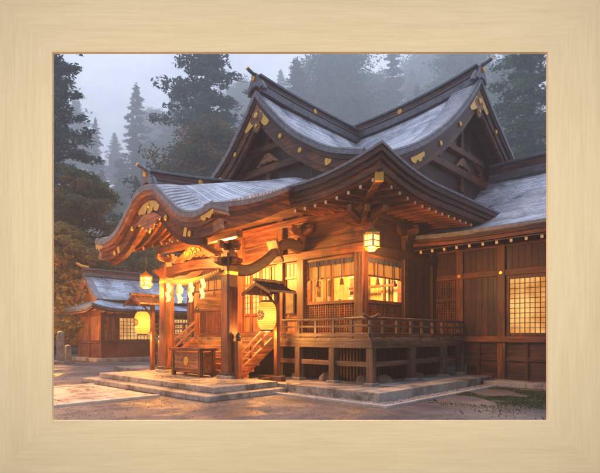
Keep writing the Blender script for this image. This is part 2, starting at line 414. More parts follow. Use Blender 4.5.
fl = MB(); rg = random.Random(31)
for _ in range(900):
    x = rg.uniform(-13, 5); y = rg.uniform(-9, -1.4)
    z = .016 if not (-9.35 < x < -2.0 and y > -3.8) else (.162 if (y < -3.35 or x < -8.95 or x > -2.35) else .322)
    if -7.95 < x < -3.8 and y < -3.8: z = .06
    if L2W(x, y).y < FDIST + .5 or (x > -2 and y > -1.7): continue
    a = rg.uniform(0, 6.28); q = rg.uniform(.016, .04); c_, s_ = math.cos(a) * q, math.sin(a) * q
    fl.add([(x - c_, y - s_, z), (x + s_ * .5, y - c_ * .5, z + q * .4), (x + c_, y + s_, z + .004), (x - s_ * .5, y + c_ * .5, z + q * .3)], [(0, 1, 2, 3)])
flo = fl.build('leaves', plain('fallen_leaf', (.22, .12, .04), .7, 0, .6, 8)); flo.location = P0; flo.rotation_euler = (0, 0, ANG); tag(flo, kind='stuff')
gr = MB()
for _ in range(2600):
    x = rg.uniform(-13, 7); y = rg.uniform(-8.5, -1.6)
    if L2W(x, y).y < FDIST + .5 or (-9.4 < x < -1.9 and y > -3.9): continue
    if -8 < x < -3.7 and y < -3.8: continue
    pebble(gr, x, y, 0, rg.uniform(.008, .022))
gro = gr.build('gravel', plain('courtyard_grit', (.20, .18, .175), .85, 0, .6, 12)); gro.location = P0; gro.rotation_euler = (0, 0, ANG); tag(gro, kind='stuff')

# ================================================================== MAIN HALL
hall = thing('shrine_hall', 'large timber shrine hall with sweeping grey gabled roofs and arched porch', 'shrine', P0)
FLOOR = 1.52; WX = -1.2; WY = 1.2; XL = -10.2; YB = 12.2; XC = -5.7
EX, EY = .75, -.6; EXL, EYB = -12.15, 14.0
def up(d, a=.42, r=2.8): return a * max(0.0, 1 - d / r) ** 2

# ---- walls
mb = MB()
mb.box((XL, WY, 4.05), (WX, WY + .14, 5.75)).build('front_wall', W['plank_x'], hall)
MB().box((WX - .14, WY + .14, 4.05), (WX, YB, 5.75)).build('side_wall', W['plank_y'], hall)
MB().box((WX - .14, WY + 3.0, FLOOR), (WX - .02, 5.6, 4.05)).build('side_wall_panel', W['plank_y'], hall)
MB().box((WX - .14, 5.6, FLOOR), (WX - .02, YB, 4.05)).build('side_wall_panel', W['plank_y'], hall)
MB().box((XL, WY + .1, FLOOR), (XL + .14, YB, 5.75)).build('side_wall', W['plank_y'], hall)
MB().box((XL, YB, .25), (WX, YB + .14, 5.75)).build('rear_wall', W['plank_x'], hall)
# a ceiling and lit back wall for the room behind the windows
ROOMWALL = wood('room_back_wall', (.60, .42, .18), (.74, .55, .27), 'z', plank=('x', .6))
MB().box((XL + .15, WY + 2.6, FLOOR), (WX - .15, WY + 2.7, 5.2)).build('room_partition', ROOMWALL, hall)
MB().box((XL + .15, WY + .15, 4.5), (WX - .15, WY + 2.6, 4.56)).build('ceiling', W['warmx'], hall)
MB().box((XL + .15, WY + .15, FLOOR - .02), (WX - .15, WY + 2.6, FLOOR + .02)).build('room_floor', W['warmx'], hall)

# ---- posts, with gilt nail covers
def post(x, y, w, z0, z1, mat, name='post', capz=None, dirs=((0, -1), (1, 0))):
    o = MB().box((x - w / 2, y - w / 2, z0), (x + w / 2, y + w / 2, z1)).build(name, mat, hall, bevel=.02)
    if capz:
        m_ = MB()
        for z in capz:
            for dx, dy in dirs: disc(m_, (x + dx * w / 2, y + dy * w / 2, z), (dx, dy, 0), .05, .025)
        m_.build('nail_cover', GOLD, o)
    return o
for x in (-1.2, -3.62, -4.6, -6.8, -7.78, -10.2):
    post(x, WY, .3, FLOOR, 5.6, W['darkz'] if x in (-1.2, -3.62) else W['midz'], capz=(4.22,))
for y in (3.55, 5.4):
    post(WX, y, .26, FLOOR, 5.6, W['darkz'], capz=(4.22,), dirs=((1, 0),))
# ---- horizontal wall beams
def beam(a, b_, mat, name='wall_beam', bev=.012): return MB().box(a, b_).build(name, mat, hall, bevel=bev)
beam((XL - .3, WY - .20, 4.08), (WX + .2, WY + .02, 4.34), W['midx'])
beam((XL - .3, WY - .19, 5.28), (WX + .2, WY + .02, 5.5), W['midx'])
beam((WX - .02, WY + .03, 4.10), (WX + .2, 5.55, 4.34), W['darky'])
beam((WX - .02, WY + .03, 5.28), (WX + .19, 12.2, 5.5), W['darky'])
beam((XL, WY - .17, FLOOR), (WX + .17, WY + .02, FLOOR + .16), W['midx'])
beam((WX - .02, WY + .03, FLOOR), (WX + .17, 5.55, FLOOR + .16), W['darky'])

# ---- lit windows: frame, hung blind band, tassels; lattice dado below
def window(axis, a0, a1, plane, out, mf, ml, zb=2.58, zt=4.06):
    """axis 'x' = front wall, 'y' = side wall"""
    def P(a, d, z): return (a, plane + out * d, z) if axis == 'x' else (plane + out * d, a, z)
    root = MB()
    for (s0, s1, z0, z1) in ((a0, a0 + .1, zb, zt), (a1 - .1, a1, zb, zt), (a0 + .1, a1 - .1, zb, zb + .1), (a0 + .1, a1 - .1, zt - .08, zt)):
        root.box(P(s0, -.1, z0), P(s1, .06, z1))
    w = root.build('window', mf, hall, bevel=.008)
    m_ = MB()
    for k in range(1, 4):
        c = a0 + (a1 - a0) * k / 4
        m_.box(P(c - .018, -.03, zt - .62), P(c + .018, .01, zt - .08))
    m_.box(P(a0 + .1, -.03, zt - .66), P(a1 - .1, .012, zt - .61))
    m_.build('transom_bars', mf, w)
    MB().box(P(a0 + .1, -.05, zt - .6), P(a1 - .1, -.038, zt - .08)).build('transom_pane', TRANSOM, w)
    mcl = MB()
    n = 28
    for k in range(n):
        b0 = a0 + .1 + (a1 - a0 - .2) * k / n; b1 = b0 + (a1 - a0 - .2) / n
        dz = .012 * math.sin(k * 2.1)
        mcl.box(P(b0, .022 + .01 * math.sin(k * 1.7), zt - .24 + dz), P(b1 - .003, .045 + .01 * math.sin(k * 1.7), zt - .08))
    mcl.build('blind', CLOTH, w)
    for f in (.28, .74):
        c = a0 + (a1 - a0) * f; b_ = P(c, .07, 0)
        t = MB().bar((b_[0], b_[1], zt - .1), (b_[0], b_[1], zt - .72), .035, .02).build('tassel_cord', CLOTH, w)
        MB().lathe([(.02, .2), (.045, .17), (.05, .1), (.075, 0)], (b_[0], b_[1], zt - .9), 10).build('tassel', TASSEL, w, smooth=True)
    # lattice dado
    lt = MB(); z0, z1 = FLOOR + .16, zb
    nn = 22
    for k in range(nn + 1):
        c = a0 + (a1 - a0) * k / nn; lt.box(P(c - .014, .0, z0), P(c + .014, .03, z1))
    for k in range(1, 12):
        z = z0 + (z1 - z0) * k / 12; lt.box(P(a0, .004, z - .012), P(a1, .026, z + .012))
    l = lt.build('lattice_panel', ml, hall)
    MB().box(P(a0, -.12, z0), P(a1, -.06, z1)).build('backing', W['darkx'], l)
    return w
window('x', -3.47, -1.35, WY, -1, W['midx'], W['midz'])
window('x', -10.05, -7.93, WY, -1, W['midx'], W['midz'])
window('y', 1.35, 3.42, WX, 1, W['midy'], W['darkz'])
# second bay of the side wall: upright board leaf
MB().box((WX - .01, 3.68, FLOOR + .16), (WX + .03, 5.27, 4.1)).build('board_panel', wood('side_boards', (.035, .017, .014), (.085, .038, .029), 'z', plank=('y', .26)), hall)

# what stands in the lit room
rf_ = random.Random(12)
CREAM = plain('cream_cloth', (.62, .52, .36), .8, 0, .2, 8); REDC = plain('red_lacquer', (.30, .05, .02), .5, 0, .3, 8)
for x, z, w in ((-1.75, 2.5, .2), (-2.5, 2.75, .22), (-3.15, 2.55, .16), (-8.6, 2.6, .22), (-9.5, 2.6, .2)):
    c_ = MB().box((x - w, WY + 1.1, FLOOR + .02), (x + w, WY + 1.45, z)).build('cabinet', W['warmz'], hall, bevel=.02)
    for k in range(2):
        xx = x - w * .5 + k * w; h_ = rf_.uniform(.14, .34)
        MB().lathe([(.04, 0), (.085, h_ * .3), (.07, h_ * .75), (.035, h_ * .85), (.05, h_)], (xx, WY + 1.27, z), 12).build('jar', rf_.choice([CREAM, REDC, BLACK]), c_, smooth=True)
for x in (-1.55, -2.05, -2.95, -9.0, -8.2):
    MB().box((x - .14, WY + 2.5, 2.5), (x + .14, WY + 2.54, 3.7)).build('hanging_scroll', CREAM, hall)
for x in (-1.9, -2.7, -8.4, -9.3):
    MB().box((x - .04, WY + 2.2, FLOOR + .03), (x + .04, WY + 2.3, 4.4)).build('room_post', W['midz'], hall)
for x in (-4.25, -5.35):
    MB().box((x - .035, WY + 2.25, FLOOR + .03), (x + .035, WY + 2.34, 4.4)).build('room_post', W['midz'], hall)
for x in (-3.45, -4.52, -5.1):
    MB().box((x - .15, WY + 2.48, 2.9), (x + .15, WY + 2.52, 4.0)).build('hanging_scroll', CREAM, hall)
    MB().box((x - .1, WY + 2.46, 3.1), (x + .1, WY + 2.475, 3.7)).build('scroll_picture', plain('ink_wash', (.25, .16, .09), .8, 0, .7, 6), hall)
MB().box((-3.4, WY + 2.2, 3.25), (-1.4, WY + 2.27, 3.33)).build('room_rail', W['midx'], hall)
# ---- entrance doors and their side leaves
def doorleaf(x0, x1, z0, z1, name, rows_, glowrow, mat):
    d = MB().box((x0, WY - .02, z0), (x1, WY + .04, z1)).build(name, mat, hall)
    fr = MB(); s = .07
    zs = [z0] + rows_ + [z1]
    fr.box((x0, WY - .07, z0), (x0 + s, WY - .024, z1)); fr.box((x1 - s, WY - .07, z0), (x1, WY - .024, z1))
    for z in zs: fr.box((x0 + s, WY - .065, max(z0, z - .045)), (x1 - s, WY - .024, min(z1, z + .045)))
    fr.build('stile', W['midz'], d, bevel=.006)
    for i in glowrow:
        gz0, gz1 = zs[i] + .05, zs[i + 1] - .05
        MB().box((x0 + s + .01, WY - .034, gz0), (x1 - s - .01, WY - .026, gz1)).build('pane', DOORGLOW, d)  # glow partly made up, for door wood lit from the porch
        bars = MB(); nb = max(2, round((x1 - x0) / .22))
        for k in range(1, nb):
            c = x0 + s + (x1 - x0 - 2 * s) * k / nb; bars.box((c - .012, WY - .055, gz0), (c + .012, WY - .036, gz1))
        if gz1 - gz0 > .9:
            for k in range(1, 5):
                z = gz0 + (gz1 - gz0) * k / 5; bars.box((x0 + s, WY - .05, z - .01), (x1 - s, WY - .036, z + .01))
        bars.build('muntin', W['midz'], d)
    return d
Z0 = FLOOR + .16
for x0, x1 in ((-4.45, -3.77), (-7.63, -6.95)):
    doorleaf(x0, x1, Z0, 4.07, 'door_panel', [2.2, 2.95, 3.55], [3], W['warmz'])
for x0, x1 in ((-5.18, -4.75), (-5.69, -5.19), (-6.21, -5.70), (-6.65, -6.22)):
    doorleaf(x0, x1, Z0, 4.07, 'door', [2.35, 3.45], [1, 2], W['warmz'])
for xx in (-4.1, -7.3):
    fr = MB().box((xx - .21, WY - .14, 2.3), (xx + .21, WY - .08, 3.05)).build('notice_board', W['darkz'], hall, bevel=.01)
    MB().box((xx - .17, WY - .155, 2.34), (xx + .17, WY - .142, 3.01)).build('board_face', plain('dim_paper', (.12, .10, .07), .7, 0, .6, 5), fr)

# ---- veranda: floor boards, edge beam, posts, rails
vf = wood('veranda_boards', (.14, .09, .06), (.30, .2, .135), 'y', plank=('x', .2))
vfy = wood('veranda_boards_side', (.14, .09, .065), (.27, .19, .14), 'x', plank=('y', .2))
MB().box((-11.4, 0, FLOOR - .09), (0, WY, FLOOR)).build('veranda_floor', vf, hall)
MB().box((WX, WY + .004, FLOOR - .09), (0, 5.5, FLOOR)).build('veranda_floor', vfy, hall)
MB().box((-11.4, WY + .004, FLOOR - .09), (XL, 11, FLOOR)).build('veranda_floor', vfy, hall)
beam((-11.4, -.05, FLOOR - .28), (.06, .1, FLOOR - .095), W['greyx'], 'veranda_beam')
beam((-.1, .105, FLOOR - .28), (.05, 5.5, FLOOR - .095), W['greyy'], 'veranda_beam')
front_posts = [0, -1.3, -2.65, -3.55, -8.3, -9.7, -11.3]
side_posts = [2.05, 4.0]
for x in front_posts:
    o = MB().box((x - .1, -.09, .33), (x + .1, .11, FLOOR - .281)).build('veranda_post', W['greyz'], hall, bevel=.012)
    MB().box((x - .15, -.14, .24), (x + .15, .16, .335)).build('post_stone', STONE_D, o, bevel=.02)
for y in side_posts + [5.3]:
    o = MB().box((-.11, y - .1, .33), (.09, y + .1, FLOOR - .281)).build('veranda_post', W['greyz'], hall, bevel=.012)
    MB().box((-.16, y - .15, .24), (.14, y + .15, .335)).build('post_stone', STONE_D, o, bevel=.02)
fp = sorted(front_posts)
for a, b_ in zip(fp[:-1], fp[1:]):
    if a < -4 and b_ > -4: continue
    beam((a + .1, -.02, .74), (b_ - .1, .06, .88), W['greyx'], 'tie_beam')
sp = [0] + side_posts + [5.3]
for a, b_ in zip(sp[:-1], sp[1:]): beam((-.05, a + .1, .74), (.03, b_ - .1, .88), W['greyy'], 'tie_beam')
# slatted skirt under the veranda, set back
for xa, xb in ((-11.2, -8.35), (-3.55, -.7)):
    mb = MB(); x = xa
    while x < xb: mb.box((x, .72, .26), (x + .05, .76, 1.22)); x += .12
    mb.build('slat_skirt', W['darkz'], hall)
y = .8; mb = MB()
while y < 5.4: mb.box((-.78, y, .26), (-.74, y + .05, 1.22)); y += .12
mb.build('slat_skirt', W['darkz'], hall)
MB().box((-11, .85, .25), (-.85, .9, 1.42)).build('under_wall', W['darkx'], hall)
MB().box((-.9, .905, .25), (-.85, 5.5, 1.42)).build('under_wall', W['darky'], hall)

def railing(name, axis, c, a0, a1, posts, ends):
    def P(a, z): return (a, c, z) if axis == 'x' else (c, a, z)
    h1, h2, h3 = FLOOR + .53, FLOOR + .33, FLOOR + .08
    mt = W['grey' + axis]
    root = MB()
    path = [P(a0 + (a1 - a0) * k / 20, h1) for k in range(21)]
    e0, e1 = ends; sg = 1 if a1 > a0 else -1
    if e0: path = [P(a0 - sg * .30, h1 + .10), P(a0 - sg * .2, h1 + .045), P(a0 - sg * .08, h1 + .01)] + path
    if e1: path = path + [P(a1 + sg * .08, h1 + .01), P(a1 + sg * .2, h1 + .045), P(a1 + sg * .30, h1 + .10)]
    root.tube(path, .042, 10)
    r = root.build(name, mt, hall, smooth=True)
    MB().bar(P(a0 - sg * (.15 if e0 else 0), h2), P(a1 + sg * (.15 if e1 else 0), h2), .07, .06).build('middle_rail', mt, r, bevel=.008)
    MB().bar(P(a0 - sg * (.12 if e0 else 0), h3), P(a1 + sg * (.12 if e1 else 0), h3), .09, .1).build('lower_rail', mt, r, bevel=.008)
    for a in posts:
        q = P(a, 0); MB().box((q[0] - .04, q[1] - .04, FLOOR), (q[0] + .04, q[1] + .04, h1 - .03)).build('baluster', W['greyz'], r, bevel=.006)
    return r
railing('railing', 'x', .02, -3.4, -.05, [-3.3, -2.65, -1.97, -1.3, -.65], (False, True))
railing('railing', 'y', -.03, 0, 5.4, [.6, 1.3, 2.05, 2.7, 3.35, 4.0, 4.65, 5.25], (True, False))
railing('railing', 'x', .02, -11.35, -8.35, [-11.2, -10.4, -9.7, -9.0, -8.45], (True, False))
MB().lathe([(.06, FLOOR), (.06, FLOOR + .47)], (-.03, .02, 0), 12).build('corner_baluster', W['greyz'], hall, smooth=True)

# ---- stairs up to the doors, with sloping rails
SX0, SX1 = -8.15, -3.72
for k in range(6):
    z1 = .30 + (FLOOR - .30) * (k + 1) / 6.5; y0 = -1.32 + k * .215
    MB().box((SX0, y0, z1 - .2), (SX1, y0 + .25, z1)).build('stair_step', W['warmx'], hall, bevel=.012)
for x in (SX0 + .02, SX1 - .02):
    st = MB().bar((x, -1.38, .42), (x, -.02, FLOOR - .12), .1, .3).build('stair_string', W['midy'], hall, bevel=.01)
    for dz, h in ((.72, .08), (.47, .07)):
        MB().bar((x, -1.38, .30 + dz), (x, -.02, FLOOR + dz - .12), .08, h).build('stair_rail', W['midy'], st, bevel=.01)
    for yy, zb in ((-.95, .7), (-.5, 1.1)):
        MB().box((x - .035, yy - .035, zb), (x + .035, yy + .035, zb + .62)).build('baluster', W['midz'], st)
    for yy, zb, zt in ((-1.46, .30, 1.42), (.06, FLOOR, 2.45)):
        n_ = MB().box((x - .085, yy - .085, zb), (x + .085, yy + .085, zt)).build('newel_post', W['midz'], hall, bevel=.012)
        MB().lathe([(.06, 0), (.085, .03), (.06, .06), (.09, .12), (.085, .17), (.02, .25), (.005, .27)], (x, yy, zt), 14).build('finial', BLACK, n_, smooth=True)

# boulders at the foot of the veranda
rs = random.Random(21)
def boulder(r, squash, seed):
    q = random.Random(seed); mb = MB(); n, m = 10, 6; vs = []
    for i in range(m + 1):
        th = math.pi * .5 * i / m
        for k in range(n):
            ph = 2 * math.pi * k / n; rr = r * (1 + .18 * math.sin(3 * ph + seed) + q.uniform(-.07, .07))
            vs.append((rr * math.cos(th) * math.cos(ph), rr * .8 * math.cos(th) * math.sin(ph), rr * squash * math.sin(th)))
    fs = [(i * n + k, i * n + (k + 1) % n, (i + 1) * n + (k + 1) % n, (i + 1) * n + k) for i in range(m) for k in range(n)]
    return mb.add(vs, fs)
LBL = ['small rounded boulder under the veranda beside the corner post', 'wider pale boulder under the veranda left of the corner bay',
       'low boulder under the veranda near the tall paper lantern', 'rounded boulder under the right veranda behind its first post', 'flat boulder under the right veranda near the wing wall']
for i, (x, y, r, s) in enumerate(((-.6, .45, .22, .9), (-1.9, .42, .26, .85), (-3.1, .42, .22, .8), (-.42, 1.2, .24, .8), (-.42, 3.1, .26, .6))):
    o = boulder(r, s, i + 2).build('boulder', plain('boulder_%s' % 'abcde'[i], (.16, .125, .10), .85, 0, .5, 5, .5), smooth=True)
    o.location = L2W(x, y, .245); o.rotation_euler = (0, 0, rs.uniform(0, 6)); tag(o, LBL[i], 'boulder', 'boulders under the veranda')

# ================================================================== MAIN ROOF
def skirt_front(dz=0, inset=0, run=2.6, slope=.38, curv=.05, n=64, m=8):
    rows_ = []
    for j in range(m + 1):
        q = inset + (run - inset) * j / m; row = []
        xa, xb = EXL + q, EX - q
        for i in range(n + 1):
            f = i / n; f = f - .12 * math.sin(2 * math.pi * f) / 1.0 * .6
            x = xa + (xb - xa) * f; d = min(x - xa, xb - x)
            row.append((x, EY + q, 5.88 + dz + slope * q + curv * q * q + up(d + q * .6) * (1 - q / 4.5)))
        rows_.append(row)
    return rows_
def skirt_side(sx, dz=0, inset=0, run=2.6, slope=.38, curv=.05, n=64, m=8):
    rows_ = []
    for j in range(m + 1):
        q = inset + (run - inset) * j / m; row = []
        ya, yb = EY + q, EYB - q
        for i in range(n + 1):
            f = i / n; f = f - .12 * math.sin(2 * math.pi * f) * .6
            y = ya + (yb - ya) * f; d = min(y - ya, yb - y)
            row.append(((EX - q) if sx > 0 else (EXL + q), y, 5.88 + dz + slope * q + curv * q * q + up(d + q * .6) * (1 - q / 4.5)))
        rows_.append(row)
    return rows_
MB().grid(skirt_front(), .06).build('lower_roof', ROOF_X, hall, smooth=True)
MB().grid(skirt_side(1), .06).build('lower_roof', ROOF_Y, hall, smooth=True)
MB().grid(skirt_side(-1), .06).build('lower_roof', ROOF_Y, hall, smooth=True)
# soffits
MB().grid(skirt_front(-.47, .12, 2.0, .10, .02), .04).build('soffit', W['soffit'], hall)
MB().grid(skirt_side(1, -.47, .12, 2.05, .10, .02), .04).build('soffit', W['soffit_y'], hall)
MB().grid(skirt_side(-1, -.47, .12, 2.05, .10, .02), .04).build('soffit', W['soffit_y'], hall)
# layered eave edge, swept round three sides with the corners lifted
def eave_path():
    pts = []
    def seg(a, b_, n, out):
        for i in range(n + 1):
            f = i / n; f = f - .07 * math.sin(2 * math.pi * f)
            x = a[0] + (b_[0] - a[0]) * f; y = a[1] + (b_[1] - a[1]) * f
            L = math.hypot(b_[0] - a[0], b_[1] - a[1]); d = min(f, 1 - f) * L
            pts.append((x, y, 5.88 + up(d), out))
    seg((EXL, EYB), (EXL, EY), 40, (-1, 0)); k1 = len(pts)
    seg((EXL, EY), (EX, EY), 56, (0, -1)); k2 = len(pts)
    seg((EX, EY), (EX, EYB), 40, (1, 0))
    pts[k1 - 1] = (*pts[k1 - 1][:3], (-1, -1)); del pts[k1]; k2 -= 1
    pts[k2 - 1] = (*pts[k2 - 1][:3], (1, -1)); del pts[k2]
    return pts
EP = eave_path()
def eave_band(o_out, o_in, z0, z1):
    return MB().strip([[(x + ox * o_out, y + oy * o_out, z + z0), (x + ox * o_in, y + oy * o_in, z + z0), (x + ox * o_in, y + oy * o_in, z + z1), (x + ox * o_out, y + oy * o_out, z + z1)] for x, y, z, (ox, oy) in EP])
eave_band(.05, -.35, -.02, .05).build('eave_edge', VERGE, hall)
eave_band(.02, -.30, -.17, -.024).build('eave_fascia', W['darkx'], hall)
eave_band(-.05, -.32, -.31, -.174).build('eave_fascia', W['darkx'], hall)
eave_band(-.12, -.34, -.45, -.314).build('eave_fascia', W['midx'], hall)
eave_band(-.2, -.36, -.53, -.454).build('eave_fascia', W['darkx'], hall)

# rafters with limewashed ends
def rafter_pair(mesh_ax):
    r = MB(); t = MB()
    if mesh_ax == 'y':
        r.bar((0, 0, 0), (0, 1.65, .17), .075, .1); t.bar((0, -.012, -.001), (0, .0, 0), .079, .084)
    else:
        r.bar((0, 0, 0), (-1.8, 0, .18), .075, .1); t.bar((.012, 0, -.001), (0, 0, 0), .079, .084)
    a = r.build('rafter', W['midy' if mesh_ax == 'y' else 'midx'], hall); b_ = t.build('rafter_end', WHITE, a)
    return a
rz = 5.88 - .60
ra = rafter_pair('y'); first = True
for k in range(32):
    x = .28 - k * .4
    if x < EXL + .3: break
    if -8.6 < x < -2.9: continue
    loc = (x, EY + .30, rz + up(min(EX - x, x - EXL)))
    if first: ra.location = loc; first = False
    else: copy_child(ra, hall, loc)
ra = rafter_pair('x'); first = True
for k in range(22):
    y = -.12 + k * .4
    loc = (EX - .30, y, rz + up(y - EY))
    if first: ra.location = loc; first = False
    else: copy_child(ra, hall, loc)
# hip rafter at the near corner and its gilt shoe
hp = MB().bar((.5, -.35, 5.60), (-1.2, 1.2, 5.5), .2, .24).build('hip_rafter', W['midx'], hall, bevel=.012)
MB().bar((.53, -.38, 5.60), (.45, -.30, 5.597), .205, .245).build('gilt_shoe', GOLD, hp, bevel=.01)
# bracket cluster at the corner and on the wall posts
def bracket(x, y, z, s=1.0, mat=W['midx'], dirs=((1, 0), (0, 1))):
    b_ = MB().box((x - .17 * s, y - .17 * s, z), (x + .17 * s, y + .17 * s, z + .14 * s)).box((x - .12 * s, y - .12 * s, z - .08 * s), (x + .12 * s, y + .12 * s, z))
    for dx, dy in dirs:
        poly = [(-.55, .14), (-.55, .26), (.55, .26), (.55, .14), (.42, .03), (.2, 0), (-.2, 0), (-.42, .03)]
        fn = (lambda a, h, d: (x + a * s * dx - d * dy, y + a * s * dy + d * dx, z + .14 * s + h * s))
        b_.prism(poly, fn, -.07 * s, .07 * s)
        for e in (-.45, 0, .45):
            cx, cy = x + e * s * dx, y + e * s * dy
            b_.box((cx - .1 * s, cy - .1 * s, z + .405 * s), (cx + .1 * s, cy + .1 * s, z + .5 * s))
    o = b_.build('bracket', mat, hall, bevel=.01)
    return o
bracket(WX, WY, 4.72, 1.05, W['midx'], ((1, 0), (0, 1), (.72, -.72)))
bracket(-3.62, WY - .12, 4.75, .9, W['midx'], ((1, 0), (0, 1)))
bracket(-7.78, WY - .12, 4.75, .9, W['midx'], ((1, 0), (0, 1)))
bracket(WX + .1, 3.55, 4.75, .9, W['darkx'], ((1, 0), (0, 1)))
# carved wing under the corner lantern's eave: two stubby arms with pale ends
for dx, dy in ((.5, -.5), (0.25, -.72), (.72, -.25)):
    a = MB().bar((WX + dx * .2, WY + dy * .2, 5.06), (WX + dx * 1.5, WY + dy * 1.5, 5.14), .13, .16).build('bracket_arm', W['midx'], hall, bevel=.01)
    MB().bar((WX + dx * 1.5, WY + dy * 1.5, 5.14), (WX + dx * 1.56, WY + dy * 1.56, 5.144), .136, .166).build('arm_end', W['warmz'], a)

def gold_patch(full, t0, t1, o0, o1, face, s, fn, par):
    lo, hi = sorted((t0, t1)); pts = [p for p in full if lo <= p[0] <= hi]
    # resample finely, then scallop the lower edge like a cloud-headed mount
    q = []
    for a, b_ in zip(pts[:-1], pts[1:]): q += [(a[0] + (b_[0] - a[0]) * k / 4, a[1] + (b_[1] - a[1]) * k / 4) for k in range(4)]
    q.append(pts[-1]); n = len(q); A = offset_curve(q, o0); out = []
    for i, p in enumerate(q):
        f = i / (n - 1); d = .35 + .65 * abs(math.sin(f * math.pi * 2.5)) ** .6 * (math.sin(math.pi * f) ** .4 if 0 < f < 1 else 0) 
        out.append(offset_curve(q, o0 + (o1 - o0) * d)[i])
    mb = MB(); mb.strip([[fn(*a, face - s * .075), fn(*a, face - s * .058), fn(*b_, face - s * .058), fn(*b_, face - s * .075)] for a, b_ in zip(A, out)])
    return mb.build('gilt_fitting', GOLD, par)
# ---- main gabled roof: ridge runs left-right, gable faces right
RY = 6.86
prof_r = smooth_pts([(5.9, 6.66), (4.6, 7.25), (3.3, 8.02), (2.1, 8.9), (1.0, 9.9), (0, 11.0)], 26)
prof_b = smooth_pts([(0, 11.0), (-1.0, 10.3), (-2.0, 9.7), (-3.2, 9.0), (-4.6, 8.2), (-5.9, 7.3)], 20)
XR, XLg = .02, -11.4
def sag(x): s = abs((x - XC) / 5.7); return -.56 * (1 - s ** 2.2) if s < 1.1 else .1
def slope_sheet(prof, name):
    rows_ = [[(XLg + (XR - XLg) * i / 30, RY - t, z + sag(XLg + (XR - XLg) * i / 30) * max(0, (z - 6.6) / 4.2)) for i in range(31)] for t, z in prof]
    return MB().grid(rows_, .1).build(name, ROOF_X, hall, smooth=True)
slope_sheet(prof_r, 'upper_roof'); slope_sheet(prof_b, 'upper_roof')
full_r = prof_r + prof_b[1:]
fr_r = lambda t, z, d: (d, RY - t, z)
def corrugated(full, d0, dl, fn, lift=lambda p, d: p[1]):
    # a dark sheet stands in for groove shade under the pale shingle rolls, dying into the roof
    MB().grid([[fn(p[0], lift(p, d0 + dl * j / 4) + .012 - .02 * j / 4, d0 + dl * j / 4) for j in range(5)] for p in full]).build('verge_groove_shade', GROOVE_SHADE, hall, smooth=True)
    L, nxt, mb = 0, .1, MB()
    for a, b_ in zip(full[:-1], full[1:]):
        l = math.hypot(b_[0] - a[0], b_[1] - a[1])
        while L + l > nxt:
            f = (nxt - L) / l; p = (a[0] + (b_[0] - a[0]) * f, a[1] + (b_[1] - a[1]) * f)
            mb.tube([fn(p[0], lift(p, d0 + dl * k / 4) + .01 - .03 * (k / 4) ** 2, d0 + dl * k / 4) for k in range(5)], [.062, .06, .055, .045, .02], 7); nxt += .19
        L += l
    return mb.build('verge_tiles', ROLL, hall, smooth=True)
